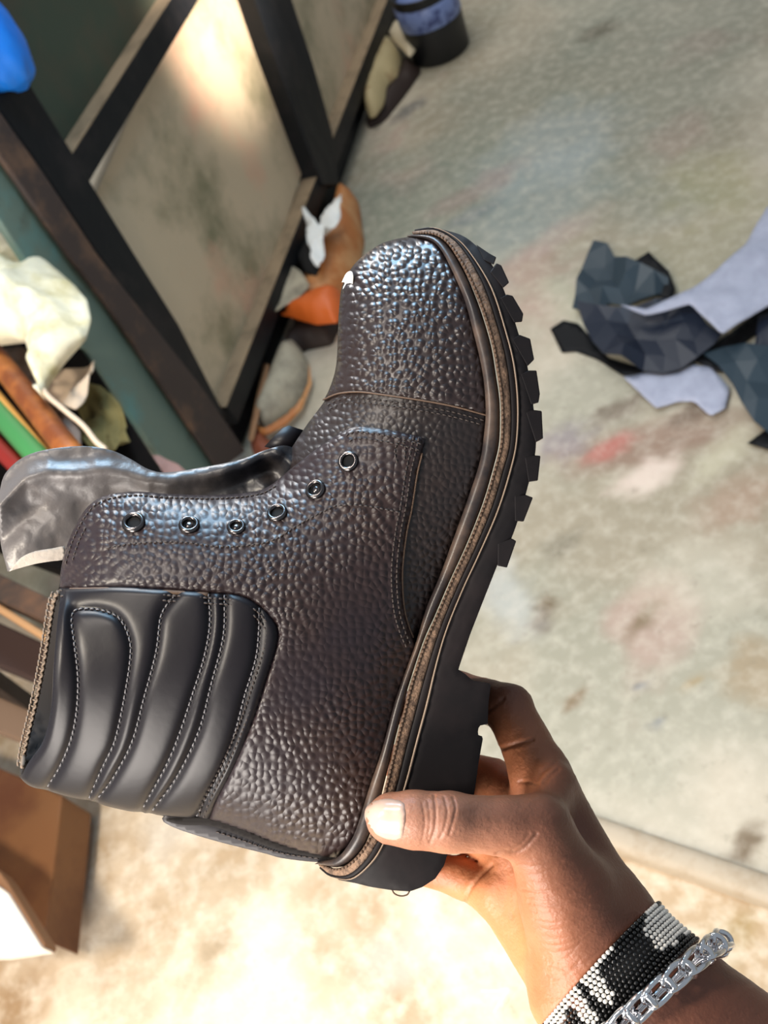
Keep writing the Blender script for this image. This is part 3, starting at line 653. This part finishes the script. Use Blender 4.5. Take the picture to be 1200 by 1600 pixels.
def surface_net(fn, lo, hi, h):
    ax = [np.arange(a, b, h) for a, b in zip(lo, hi)]; X = np.stack(np.meshgrid(*ax, indexing='ij'), -1).astype(np.float32)
    v = np.empty(X.shape[:3], np.float32)
    for i in range(0, X.shape[0], 16): v[i:i+16] = fn(X[i:i+16])
    s = v < 0; nx, ny, nz = np.array(v.shape)-1
    acc = np.zeros((nx, ny, nz, 3), np.float32); cnt = np.zeros((nx, ny, nz), np.float32)
    sl = lambda o: (slice(o[0], nx+o[0]), slice(o[1], ny+o[1]), slice(o[2], nz+o[2]))
    for axis in range(3):
        for a in (0, 1):
            for b in (0, 1):
                o = [0, 0, 0]; oth = [k for k in range(3) if k != axis]; o[oth[0]] = a; o[oth[1]] = b; o2 = list(o); o2[axis] = 1
                v0, v1 = v[sl(o)], v[sl(o2)]; m_ = (v0 < 0) != (v1 < 0); t = np.where(m_, v0/np.where(m_, v0-v1, 1), 0)
                p_ = X[sl(o)].copy(); p_[..., axis] += t*h; acc += p_*m_[..., None]; cnt += m_
    act = cnt > 0; idx = -np.ones(act.shape, int); idx[act] = np.arange(act.sum()); V = (acc[act]/cnt[act][:, None]); F = []
    for axis in range(3):
        a0, a1 = [k for k in range(3) if k != axis]
        o = [slice(None)]*3; o2 = [slice(None)]*3; o[axis] = slice(0, -1); o2[axis] = slice(1, None)
        ch = s[tuple(o)] != s[tuple(o2)]; I = np.argwhere(ch)
        I = I[(I[:, a0] > 0) & (I[:, a1] > 0) & (I[:, a0] < act.shape[a0]) & (I[:, a1] < act.shape[a1])]
        c = []
        for da, db in ((0, 0), (-1, 0), (-1, -1), (0, -1)):
            J = I.copy(); J[:, a0] += da; J[:, a1] += db; c.append(idx[J[:, 0], J[:, 1], J[:, 2]])
        c = np.stack(c, 1); F.append(c[(c >= 0).all(1)])
    return V, np.vstack(F)
hv, hf = surface_net(hand_sdf, (535, 1010, -240), (1420, 1900, 260), 7.0)
tmp = bpy.data.meshes.new('tmp'); tmp.from_pydata(hv.tolist(), [], hf.tolist()); bm = bmesh.new(); bm.from_mesh(tmp)
bmesh.ops.recalc_face_normals(bm, faces=bm.faces); bm.to_mesh(tmp); bm.free()
to = bpy.data.objects.new('tmp', tmp); COL.objects.link(to); sm = to.modifiers.new('s', 'SUBSURF'); sm.levels = 2; sm.render_levels = 2
dg = bpy.context.evaluated_depsgraph_get(); ev = to.evaluated_get(dg).to_mesh()
nv = len(ev.vertices); co = np.empty(nv*3, np.float32); ev.vertices.foreach_get('co', co); co = co.reshape(-1, 3).astype(float)
nf = len(ev.polygons); fi = np.empty(nf*4, np.int32); ev.polygons.foreach_get('vertices', fi); fi = fi.reshape(-1, 4)
bpy.data.objects.remove(to)
def norms(co, fi):
    n_ = np.zeros_like(co); fn = np.cross(co[fi[:, 2]]-co[fi[:, 0]], co[fi[:, 3]]-co[fi[:, 1]])
    for k in range(4): np.add.at(n_, fi[:, k], fn)
    return n_/(np.linalg.norm(n_, axis=1)[:, None]+1e-12)
nn_ = norms(co, fi)
if (nn_*(co-co.mean(0))).sum() < 0: nn_ = -nn_
# skin creases
CRE = [([(678, 1243), (681, 1270), (679, 1296), (672, 1316)], 2.6, 2.2), ([(694, 1246), (699, 1268), (695, 1292), (688, 1308)], 2.0, 2.0), ([(708, 1246), (712, 1262), (708, 1284), (702, 1304)], 2.2, 2.0),
       ([(660, 1256), (664, 1284), (660, 1312)], 1.2, 1.8), ([(668, 1250), (672, 1280), (668, 1312)], 1.0, 1.6),
       ([(776, 1334), (790, 1330), (806, 1332), (822, 1322), (838, 1304)], 3.5, 3.0), ([(800, 1328), (815, 1318), (826, 1304)], 2, 2.4),
       ([(772, 1172), (790, 1168), (808, 1162), (832, 1156)], 4, 3.2), ([(838, 1218), (846, 1206), (858, 1198), (868, 1190)], 2.5, 3), ([(850, 1222), (862, 1210), (872, 1202)], 2.0, 3),
       ([(760, 1112), (772, 1104), (786, 1092)], 3, 3), ([(724, 1430), (728, 1405), (742, 1378), (768, 1352)], 3.5, 3), ([(812, 1222), (826, 1222), (840, 1226)], 2, 2.5)]
for k in range(15):
    y0 = 1352+k*12+rng.uniform(-2, 2); x0 = 806+k*3.6+rng.uniform(-3, 6); L_ = 105-abs(k-5)*4+rng.uniform(-25, 15)
    CRE.append(([(x0, y0), (x0+L_*.3, y0+3+k*.3), (x0+L_*.65, y0-3), (x0+L_, y0-16-k*.8)], rng.uniform(.5, 1.3), rng.uniform(1.8, 2.6)))
front = (nn_[:, 2] > -.15)
disp = np.zeros(nv)
for c, dep, wid in CRE:
    c = crom(c, 6); lo = c.min(0)-12; hi = c.max(0)+12
    k = np.where(front & (co[:, 0] > lo[0]) & (co[:, 0] < hi[0]) & (co[:, 1] > lo[1]) & (co[:, 1] < hi[1]))[0]
    if len(k): d = pdist(co[k, :2], c); disp[k] -= dep*(.65*np.exp(-(d/wid)**2)-.06*np.exp(-((d-wid*2.4)/wid)**2))
disp += (fbm(co[:, 0]+co[:, 2]*.7, co[:, 1]-co[:, 2]*.4, .05, 31, 3)-.5)*2.0
co = co+nn_*disp[:, None]
# tendon / metacarpal ridge and colour of the palm side
sg_ = lambda v: 1/(1+np.exp(-v))
pm = sg_((805+(co[:, 1]-1330)*.47-co[:, 0])/16.)*sg_((70-co[:, 2])/16.)*sg_((co[:, 1]-1185)/20)
pm = np.maximum(pm, .75*sg_((818+(co[:, 1]-1330)*.42-co[:, 0])/22.)*sg_((co[:, 1]-1330)/14))
pm = np.maximum(pm, .55*sg_((850-co[:, 0])/16)*sg_((1240-co[:, 1])/12)*sg_((co[:, 1]-1120)/14))
thb = sg_((760-co[:, 0])/50.)*sg_((co[:, 2]-60)/15)  # thumb end toned paler: the light on it put into the skin colour
dark, palmc, thc = srgb2lin((110, 68, 52)), srgb2lin((218, 138, 92)), srgb2lin((176, 126, 104))
cl = dark*(1-thb[:, None])+thc*thb[:, None]; cl = cl*(1-pm[:, None])+palmc*pm[:, None]
cl *= (1+.25*(fbm(co[:, 0], co[:, 1], .03, 61)-.5))[:, None]*(1+np.clip(disp, -3, 0)*.07)[:, None]
M_SKIN = mat('skin', (110, 70, 54), .45, attr='tint', bump=[('noise', 700, .5, .0006), ('noise', 260, .2, .0005)], sss=.12, spec=.45)
person = mesh_obj('person', P(co), fi.tolist(), M_SKIN)
at = person.data.color_attributes.new('tint', 'FLOAT_COLOR', 'POINT'); at.data.foreach_set('color', np.c_[cl, np.ones(nv)].astype(np.float32).ravel())
tag(person, "person's right hand and forearm gripping the heel of the boot, thumb in front", 'person')
HB = BVHTree.FromPolygons([Vector(v) for v in hv], hf.tolist())
def onhand(p, lift):
    w_ = np.zeros(len(p))
    for i, q in enumerate(p):
        h = HB.ray_cast(Vector((q[0], q[1], 900)), Vector((0, 0, -1))); w_[i] = h[0].z+lift if h[0] is not None else 150
    return w_
NAIL = ring(crom([(632, 1256), (634, 1274), (631, 1298), (628, 1310), (612, 1313), (592, 1306), (578, 1294), (570, 1278), (572, 1262), (584, 1252), (604, 1248), (622, 1250), (632, 1256)], 4))
V, F = tri(NAIL, 4); d = pdist(V, NAIL, True); wz = onhand(V, 0)+3.4*(1-np.exp(-d/4)); wz = np.maximum(wz, 158)
mesh_obj('thumbnail', *thick(P(np.c_[V, wz]), P(np.c_[V, wz-5]), F), M_NAIL, person)

# ---- bracelets: rings round the wrist found by marching out of the arm's axis
ea = E_/np.linalg.norm(E_); e1 = np.cross(ea, [0, 0, 1]); e1 /= np.linalg.norm(e1); e2 = np.cross(e1, ea)
def ringpt(t, th, lift):
    t, th = np.broadcast_arrays(np.asarray(t, float), np.asarray(th, float))
    c = WR+ea*t[..., None]; dr = e1*np.cos(th)[..., None]+e2*np.sin(th)[..., None]; lo = np.full(t.shape, 20.); hi = np.full(t.shape, 330.)
    for _ in range(14):
        m_ = (lo+hi)/2; ins = hand_sdf(c+dr*m_[..., None]) < 0; lo = np.where(ins, m_, lo); hi = np.where(ins, hi, m_)
    return c+dr*(lo+lift)[..., None], dr
ico = bmesh.new(); bmesh.ops.create_icosphere(ico, subdivisions=2, radius=1); IV = np.array([v.co[:] for v in ico.verts]); IF = [[v.index for v in f.verts] for f in ico.faces]; ico.free()
WHITE = [np.array(q, float) for q in (
    [(1006, 1405), (1042, 1420), (1066, 1443), (1080, 1460), (1059, 1464), (1056, 1476), (1042, 1484), (1023, 1481), (1008, 1460)],
    [(937, 1458), (958, 1466), (957, 1487), (941, 1498), (936, 1518), (958, 1548), (958, 1568), (937, 1568), (919, 1547), (897, 1518), (896, 1496)],
    [(880, 1531), (899, 1535), (915, 1561), (933, 1582), (933, 1600), (912, 1596), (897, 1577), (885, 1575), (882, 1604), (852, 1602), (845, 1575), (859, 1553)])]
t0 = 14; rows_ = 11; pitch = 8.1; ncol = 112
bb = Acc(); wb = Acc()
for r_ in range(rows_):
    tht = np.linspace(0, 2*math.pi, 161); pts, dr = ringpt(t0+pitch*(r_-(rows_-1)/2), tht, 4.)
    sl_ = np.r_[0, np.cumsum(np.linalg.norm(np.diff(pts, axis=0), axis=1))]; ncol = int(sl_[-1]/8.6)
    th = np.interp((np.arange(ncol)+.5*(r_ % 2))*sl_[-1]/ncol, sl_, tht); pts, dr = ringpt(t0+pitch*(r_-(rows_-1)/2), th, 4.)
    for k in range(ncol):
        p_ = pts[k]; vis = dr[k][2] > -.25
        wht = any(inside(p_[None, :2], q)[0] for q in WHITE) if vis else (int(k/9) % 2 == 0 and 2 < r_ < 8)
        jit = rng.uniform(.92, 1.05); tg = np.cross(dr[k], ea)
        V = p_+(IV[:, :1]*ea*4.3+IV[:, 1:2]*tg*4.3+IV[:, 2:]*dr[k]*4.0)*jit
        (wb if wht else bb).add(P(V), IF)
brc = empty('beaded_bracelet', P([WR])[0]); tag(brc, 'wide black and white beaded cuff bracelet nearest the hand', 'bracelet')
bb.build('black_beadwork', M_BB, brc); wb.build('white_beadwork', M_WBD, brc)
cu = Acc(); nt_ = 60
th = np.arange(nt_)*2*math.pi/nt_; pa, _ = ringpt(t0-44, th, 1.5); pb, _ = ringpt(t0+44, th, 1.5)
cu.add(P(np.vstack([pa, pb])), [[i, (i+1) % nt_, nt_+(i+1) % nt_, nt_+i] for i in range(nt_)]); cu.build('thread_backing', M_BLACK, brc)
# silver chain
chn = empty('chain_bracelet', P([WR+ea*90])[0]); tag(chn, 'chunky silver link chain bracelet on the wrist below the beaded cuff', 'bracelet')
nl = 22
for k in range(nl):
    th0 = 2*math.pi*(k+.5)/nl
    tc_ = t0+56+16*math.cos(th0)
    c, dr = ringpt(tc_, th0, 15.+8*math.cos(th0)); tg = np.cross(dr, ea); tg /= np.linalg.norm(tg)
    circ = 2*math.pi*145/nl
    for sgn in (-1, 1):
        A = Acc(); a_ = np.linspace(0, 2*math.pi, 22, endpoint=False)
        side = ea*sgn*8.5
        loop = c+side+np.outer(np.cos(a_), tg)*circ*.66+np.outer(np.sin(a_), (dr*.8+ea*.6*sgn))*12
        V, F = tube(P(loop), 4.4*UNIT, 8, closed=True); mesh_obj('link', V, F, M_SILVER, chn)
    a_ = np.linspace(0, 2*math.pi, 18, endpoint=False); cc_, d2 = ringpt(tc_, th0+math.pi/nl, 16.+8*math.cos(th0))
    loop = cc_+np.outer(np.cos(a_), ea)*16+np.outer(np.sin(a_), d2)*13
    V, F = tube(P(loop), 4.6*UNIT, 8, closed=True); mesh_obj('link', V, F, M_SILVER, chn)

# ============================================================ THINGS ON THE FLOOR
def scrap(name, poly, z, m, label, cat, group=None, amp=.01, sc=20, th=.0022, seed=1, step=8, parent=None, tilt=None, smooth=True, dome=0):
    poly = resample(np.vstack([np.array(poly, float), poly[0]]), step)[:-1]; V, F = tri(poly, step)
    d = pdist(V, poly, True)
    base = np.array([fl(a, b, z) for a, b in V]); h = (fbm(base[:, 0], base[:, 1], sc, seed, 3)-.3)*amp*2
    if tilt is not None: h = h+np.array([tilt(a, b) for a, b in V])
    if dome: h = h+dome*np.sqrt(np.clip(1-(1-np.clip(d/(d.max()+1e-6), 0, 1))**2, 0, 1))
    h = np.maximum(h, 0.0); top = base+np.c_[h*0, h*0, h+th]; bot = top-np.array([0, 0, th]) if not dome else base
    o = mesh_obj(name, *thick(top, bot, F), m, parent, smooth)
    if label: tag(o, label, cat, group)
    return o
M_NAVY = mat('navy_leather', (26, 32, 46), .42, spec=.35, bump=[('noise', 120, .2, .002)]); M_NAVY2 = mat('black_leather', (7, 8, 12), .6, spec=.2)
M_SLATE = mat('slate_leather', (40, 54, 64), .45, spec=.35); M_FELT = mat('grey_backing', (158, 162, 180), .9, bump=[('noise', 300, .4, .001)], var=((136, 140, 158), 30, .4, .8))
GS = 'leather offcuts on the floor'
scrap('leather_offcut', [(928, 378), (950, 385), (963, 410), (990, 420), (1055, 450), (1035, 470), (985, 480), (945, 478), (930, 500), (897, 492), (905, 430)], .004, M_SLATE, 'slate blue leather offcut with a curled tip standing up, left end of the scrap pile', 'leather scrap', GS, .03, 18, seed=3, smooth=False, step=24)
scrap('leather_offcut', [(1015, 398), (1045, 425), (1056, 455), (1050, 470), (1010, 462), (965, 430)], .012, M_NAVY2, 'small black pointed leather offcut at the back of the scrap pile', 'leather scrap', GS, .012, 14, seed=4)
scrap('leather_offcut', [(860, 515), (880, 502), (905, 508), (925, 530), (950, 560), (1000, 575), (1010, 585), (975, 590), (935, 563), (900, 550), (878, 552)], .001, M_NAVY2, 'black leather offcut lying flat, its rounded end nearest the boot sole', 'leather scrap', GS, .004, 12, seed=5)
scrap('leather_offcut', [(905, 488), (985, 490), (1080, 478), (1115, 520), (1135, 530), (1080, 568), (1050, 585), (985, 580), (940, 565), (915, 520)], .02, M_NAVY, 'large folded navy leather offcut in the middle of the scrap pile', 'leather scrap', GS, .05, 13, seed=9, smooth=False, step=30)
scrap('leather_offcut', [(970, 480), (1010, 485), (1080, 455), (1120, 425), (1165, 385), (1178, 360), (1200, 325), (1260, 300), (1290, 420), (1200, 480), (1128, 525), (1080, 478), (1010, 495)], .055, M_FELT, 'long pale grey felt-backed offcut running off the right edge', 'leather scrap', GS, .012, 9, seed=6)
scrap('leather_offcut', [(975, 592), (1020, 582), (1060, 582), (1080, 570), (1110, 575), (1140, 610), (1133, 640), (1110, 651), (1085, 628), (1060, 628), (1025, 640)], .008, M_FELT, 'small white-backed offcut with a notched edge, front of the scrap pile', 'leather scrap', GS, .006, 14, seed=7)
scrap('leather_offcut', [(1100, 560), (1140, 545), (1260, 560), (1290, 690), (1190, 690), (1160, 640), (1140, 600)], .006, M_SLATE, 'dark slate leather offcut at the right edge under the white-backed piece', 'leather scrap', GS, .03, 12, seed=8, smooth=False, step=34)
scrap('leather_offcut', [(1185, 500), (1260, 470), (1260, 600), (1195, 570), (1180, 540)], .02, M_NAVY, 'navy offcut curling up at the right edge beneath the grey strip', 'leather scrap', GS, .02, 8, seed=18)
scrap('leather_offcut', [(1080, 565), (1130, 530), (1200, 480), (1215, 500), (1150, 545), (1130, 585)], .006, M_NAVY2, 'thin black offcut strip showing below the grey felt strip', 'leather scrap', GS, .006, 8, seed=19)
scrap('leather_offcut', [(1168, 695), (1200, 672), (1280, 660), (1280, 720), (1200, 704)], .004, M_NAVY2, 'small black offcut lowest at the right edge of the pile', 'leather scrap', GS, .004, 8, seed=20)
# bucket
def lathe(name, c, prof, m, parent=None, K=40):
    V = [c+np.array([r*math.cos(2*math.pi*k/K), r*math.sin(2*math.pi*k/K), z]) for r, z in prof for k in range(K)]; n_ = len(prof)
    F = [[j*K+k, j*K+(k+1) % K, (j+1)*K+(k+1) % K, (j+1)*K+k] for j in range(n_-1) for k in range(K)]+[list(range(K))[::-1], [(n_-1)*K+k for k in range(K)]]
    return mesh_obj(name, V, F, m, parent)
bc = fl(690, 80); bc[2] = 0
bk = empty('bucket', bc); tag(bk, 'small black bucket with a pale blue band standing by the partition', 'bucket')
M_BUCK = mat('black_plastic', (18, 20, 24), .45); M_BLUE = mat('blue_label', (110, 128, 176), .4, var=((60, 72, 120), 30, .5, .6))
lathe('body', bc, [(.085, 0), (.09, .004), (.094, .11), (.096, .2), (.098, .205), (.092, .205), (.088, .12), (.088, .02), (.0, .02)], M_BUCK, bk)
lathe('label_band', bc, [(.0945, .11), (.0958, .112), (.0975, .175), (.096, .177)], M_BLUE, bk)
# shoe lasts, tan shoe, wood
M_LAST = mat('pale_last', (176, 160, 120), .6, bump=[('noise', 60, .3, .003)], var=((120, 80, 40), 14, .55, .75))
M_TANL = mat('tan_leather', (176, 108, 54), .5, bump=[('noise', 80, .3, .002)], var=((206, 160, 110), 10, .45, .7))
M_ORNG = mat('orange_leather', (196, 92, 30), .5, bump=[('noise', 80, .2, .002)]); M_DKB = mat('dark_brown', (36, 20, 12), .7)
M_GREYS = mat('grey_insole', (168, 160, 140), .8, bump=[('noise', 60, .3, .003)], var=((110, 104, 92), 16, .45, .7))
sh = scrap('shoe_sole', [(612, 62), (628, 90), (622, 120), (606, 135), (600, 165), (588, 182), (578, 186), (570, 166), (582, 112), (594, 85)], .035, M_LAST, 'pale worn shoe sole leaning at the foot of the partition near the bucket', 'shoe sole', None, .008, 12, seed=30, dome=.05)
scrap('heel', [(618, 33), (632, 38), (650, 80), (640, 90), (622, 72), (606, 55)], .06, mat('pale_heel', (206, 192, 164), .6), None, None, amp=.004, seed=31, dome=.02, parent=sh, step=5)
scrap('brown_shoe', [(592, 160), (612, 140), (640, 95), (660, 112), (632, 152), (602, 190), (578, 202), (572, 192)], .0, M_DKB, 'dark brown shoe lying under the pale sole by the bucket', 'shoe', None, .01, 12, seed=32, dome=.03)
ts = scrap('tan_shoe', [(528, 335), (535, 315), (548, 306), (562, 320), (570, 380), (564, 420), (550, 470), (537, 502), (505, 512), (468, 512), (474, 480), (492, 440), (505, 400)], .0, M_TANL, 'crushed tan leather shoe at the foot of the partition just left of the boot toe', 'shoe', None, .02, 10, seed=33, dome=.08)
scrap('toe_piece', [(438, 492), (480, 470), (510, 452), (532, 455), (535, 480), (528, 505), (495, 508)], .075, M_ORNG, None, None, amp=.01, seed=34, dome=.03, parent=ts, step=6)
scrap('shoe_opening', [(465, 400), (480, 370), (500, 380), (500, 420), (495, 432), (478, 428)], .09, M_BLACK, None, None, amp=.004, seed=35, dome=.01, parent=ts, step=6)
M_PAPER = mat('white_tissue', (224, 228, 228), .8, bump=[('noise', 60, .6, .004)])
scrap('crumpled_tissue', [(478, 332), (490, 345), (500, 358), (516, 340), (540, 315), (540, 330), (528, 360), (516, 378), (508, 400), (500, 420), (490, 415), (492, 395), (482, 385), (480, 360)], .12, M_PAPER, 'crumpled white tissue stuffed into the tan shoe', 'tissue', None, .05, 22, seed=36, step=5, th=.002)
scrap('grey_paper', [(452, 415), (470, 425), (486, 448), (470, 465), (440, 485), (432, 490), (440, 455)], .10, M_GREYS, 'dull grey paper scrap between the tan shoe and the partition rail', 'paper', None, .01, 14, seed=37, step=6)
so = scrap('stone', [(448, 552), (470, 545), (484, 570), (482, 600), (468, 630), (445, 652), (420, 674), (408, 668), (408, 652), (428, 600), (440, 570)], .0, M_GREYS, 'grey-topped tan shoe last on the floor below the dark gap', 'shoe last', None, .01, 10, seed=38, dome=.06)
scrap('rim', [(484, 570), (487, 600), (472, 640), (448, 664), (415, 682), (396, 676), (398, 660), (414, 672), (446, 652), (468, 630), (482, 600)], .02, M_TANL, None, None, amp=.002, seed=39, parent=so, step=5, dome=.01)
so.name = 'shoe_last'
scrap('brown_offcut', [(395, 655), (410, 670), (420, 690), (440, 700), (430, 730), (404, 720), (396, 705), (394, 690), (400, 665)], .0, mat('redbrown', (130, 66, 40), .6), 'red-brown leather piece at the foot of the near post', 'leather scrap', None, .02, 14, seed=40, dome=.03)
scrap('dark_sack', [(466, 506), (495, 510), (535, 505), (520, 540), (480, 548), (452, 562), (432, 600), (434, 580)], .0, M_DKB, 'dark brown shoe upper between the tan shoe and the grey shoe last', 'shoe', None, .01, 14, seed=41, dome=.04).name = 'dark_shoe_upper'
scrap('wood_strip', [(412, 570), (422, 570), (406, 645), (396, 690), (388, 690), (398, 635)], .05, mat('pale_strip', (150, 110, 76), .7), 'thin tan wood strip standing along the foot of the rail', 'wood strip', None, .002, 14, seed=42, step=6)
# ---- heap at the far left behind the boot
ZB = .58
M_CREAM = mat('cream_paper', (232, 224, 196), .75, bump=[('wave', 10, .3, .004), ('noise', 30, .5, .006)], var=((190, 176, 120), 16, .5, .75)); M_BEIGE = mat('beige_leather', (206, 184, 160), .7)
M_OLIVE = mat('olive_cloth', (104, 94, 52), .85, bump=[('wave', 14, .5, .006)]); M_STICK = mat('orange_wood', (176, 104, 44), .5, var=((120, 60, 22), 12, .4, .6)); M_GREEN = mat('green_handle', (62, 128, 70), .45); M_RED = mat('red_handle', (130, 28, 18), .5)
bn_ = empty('wooden_bench', fl(40, 900)); bn_.location.z = 0
tag(bn_, 'low dark wooden bench at the left edge, behind the boot shaft, carrying the heap', 'bench')
M_BEN = mat('bench_wood', (40, 26, 16), .7, bump=[('noise', 40, .4, .003)], var=((100, 66, 40), 6, .5, .75))
def slab(name, poly, z, th, m, parent=None, bev=.003):
    top = np.array([fl(a, b, z) for a, b in poly]); bot = top-np.array([0, 0, th])
    o = mesh_obj(name, *thick(top, bot, [list(range(len(poly)))]), m, parent, False)
    b = o.modifiers.new('edge', 'BEVEL'); b.width = bev; b.segments = 2; return o
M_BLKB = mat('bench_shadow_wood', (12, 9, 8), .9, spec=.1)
slab('seat', [(-260, 330), (-20, 345), (110, 520), (240, 720), (300, 850), (120, 900), (-260, 760)], ZB-.05, .03, M_BLKB, bn_)  # near-black slab stands in for the unlit space beside the teal board
slab('seat_plank', [(-200, 800), (100, 945), (100, 985), (-200, 845)], ZB-.01, .03, M_BEN, bn_)
slab('seat_plank', [(-200, 815), (90, 1000), (88, 1012), (-200, 830)], ZB-.02, .02, mat('pale_edge_wood', (150, 112, 74), .7), bn_)
slab('rail', [(-200, 880), (85, 1012), (75, 1070), (-200, 960)], ZB-.10, .03, mat('red_brown_wood', (40, 18, 9), .8), bn_)
slab('foot_board', [(-200, 1000), (60, 1115), (50, 1165), (-200, 1060)], ZB-.16, .03, mat('grey_brown_wood', (96, 74, 56), .8), bn_)
for q in ((-60, 560), (120, 800), (-120, 1000)):
    a = fl(q[0], q[1], ZB-.08); V = [a+np.array([dx, dy, dz-a[2] if dz == 0 else 0]) for dz in (0, 1) for dx, dy in ((-.02, -.02), (.02, -.02), (.02, .02), (-.02, .02))]
    mesh_obj('leg', V, [[0, 1, 2, 3], [7, 6, 5, 4], [0, 4, 5, 1], [1, 5, 6, 2], [2, 6, 7, 3], [3, 7, 4, 0]], M_BEN, bn_, False)
scrap('crumpled_paper', [(-60, 380), (0, 385), (40, 398), (70, 412), (110, 440), (137, 470), (143, 500), (135, 530), (100, 570), (75, 605), (70, 625), (62, 590), (45, 535), (0, 540), (-60, 520)], ZB+.085, M_CREAM, 'big crumpled cream paper bag, brightly lit, top of the heap at left edge', 'paper bag', None, .06, 12, seed=50, step=6, dome=.04)
scrap('beige_leather', [(70, 610), (100, 577), (158, 576), (157, 610), (130, 655), (100, 640), (75, 640)], ZB+.02, M_BEIGE, 'folded beige leather piece beside the teal board', 'leather scrap', None, .03, 12, seed=51, step=6)
scrap('leather_strap', [(0, 545), (40, 550), (58, 560), (62, 600), (110, 650), (130, 680), (130, 700), (90, 700), (40, 640), (0, 570)], ZB+.0, mat('dusty_beige', (150, 130, 116), .8, var=((90, 72, 66), 30, .5, .7)), 'dusty pinkish-beige leather strap below the cream paper bag', 'leather scrap', None, .015, 16, seed=52, step=6)
scrap('olive_cloth', [(130, 645), (150, 622), (172, 618), (195, 640), (203, 680), (216, 705), (205, 730), (160, 720), (130, 690)], ZB-.04, M_OLIVE, 'crumpled olive cloth lying between the beige leather and the teal board', 'cloth', None, .04, 18, seed=53, step=5)
scrap('pink_scrap', [(215, 722), (230, 714), (250, 720), (280, 728), (300, 745), (240, 760), (210, 750)], ZB-.16, mat('pink_scrap', (170, 130, 120), .7), 'small dull pink scrap peeping over the boot tongue', 'scrap', None, .02, 18, seed=54, step=5)
def stick(name, a, b, z0, z1, r0, m, label, cat='stick', grp=None):
    p, q = fl(*a, z0), fl(*b, z1); path = np.array([p*(1-t)+q*t for t in np.linspace(0, 1, 8)]); o = mesh_obj(name, *tube(path, [r0*.9, r0, r0, r0, r0, r0, r0, r0*.9], 14), m); return tag(o, label, cat, grp)
stick('wooden_stick', (-90, 450), (150, 760), ZB+.06, ZB+.06, .018, M_STICK, 'thick orange-brown wooden rod lying across the bench', 'stick')
stick('wooden_stick', (-90, 520), (120, 770), ZB+.05, ZB+.05, .010, mat('yellow_wood', (206, 150, 72), .5), 'thin yellow wooden stick between the thick rod and the green one', 'stick')
stick('green_stick', (-90, 545), (110, 770), ZB+.05, ZB+.05, .017, M_GREEN, 'green rounded rod at the left edge', 'stick')
stick('red_stick', (-90, 610), (90, 790), ZB+.03, ZB+.03, .014, M_RED, 'dark red rod under the green one', 'stick')
cr = crom(np.array([(45, 530, 0), (62, 570, 0), (68, 610, 0), (100, 640, 0), (130, 665, 0), (150, 690, 0), (165, 702, 0)], float), 8)
tag(mesh_obj('cord', *tube(np.array([fl(a, b, ZB+.09) for a, b, _ in cr]), .0035, 8), M_BEIGE), 'thin pale cord hanging over the beige leather pieces', 'cord')
# blue plastic at the top left corner
bl = wl(-15, 65, .05); ico = bmesh.new(); bmesh.ops.create_icosphere(ico, subdivisions=4, radius=1); V = np.array([v.co[:] for v in ico.verts]); F = [[v.index for v in f.verts] for f in ico.faces]; ico.free()
rr = 1+.25*(fbm(V[:, 0]*3+5, V[:, 1]*3+V[:, 2]*2+5, 1.3, 3)-.5); V = bl+V*rr[:, None]*np.array([.05, .05, .08])
tag(mesh_obj('blue_bag', V, F, mat('blue_plastic', (20, 120, 226), .35, bump=[('noise', 40, .6, .004)])), 'bright blue plastic bag hanging on the near post at the top left corner', 'plastic bag')
# box lower left
bx = empty('wooden_box', fl(30, 1430)); tag(bx, 'brown wooden box with a board painted pale as if sunlit on top, lower left corner', 'box')
slab('box_panel', [(-200, 1130), (0, 1200), (97, 1243), (71, 1470), (0, 1440), (-200, 1400)], .10, .09, mat('amber_wood', (122, 80, 44), .6, var=((96, 54, 26), 5, .45, .65)), bx)
slab('sunlit_pale_board', [(-200, 1260), (0, 1386), (12, 1395), (66, 1482), (0, 1492), (-200, 1500)], .22, .03, mat('sunlit_pale_board', (236, 222, 206), .7, var=((170, 140, 110), 30, .6, .75)), bx)  # sun on the plank's top put into its pale colour
slab('board_edge', [(-200, 1230), (0, 1362), (12, 1378), (71, 1474), (66, 1483), (10, 1398), (0, 1386), (-200, 1262)], .214, .03, mat('cut_wood_edge', (132, 92, 60), .7), bx)
# fibres on the sunlit floor
for k, (a, b, c) in enumerate([((752, 1548), (772, 1548), (798, 1545)), ((796, 1545), (785, 1560), (772, 1582))]):
    tag(mesh_obj('thread_scrap', *tube(np.array([fl(x, y, .0) for x, y in crom([a, b, c], 5)]), .0007, 6), M_PAPER), ['short white thread lying level on the pale floor left of the wrist', 'short white thread slanting down on the pale floor left of the wrist'][k], 'thread', 'white threads on the floor')
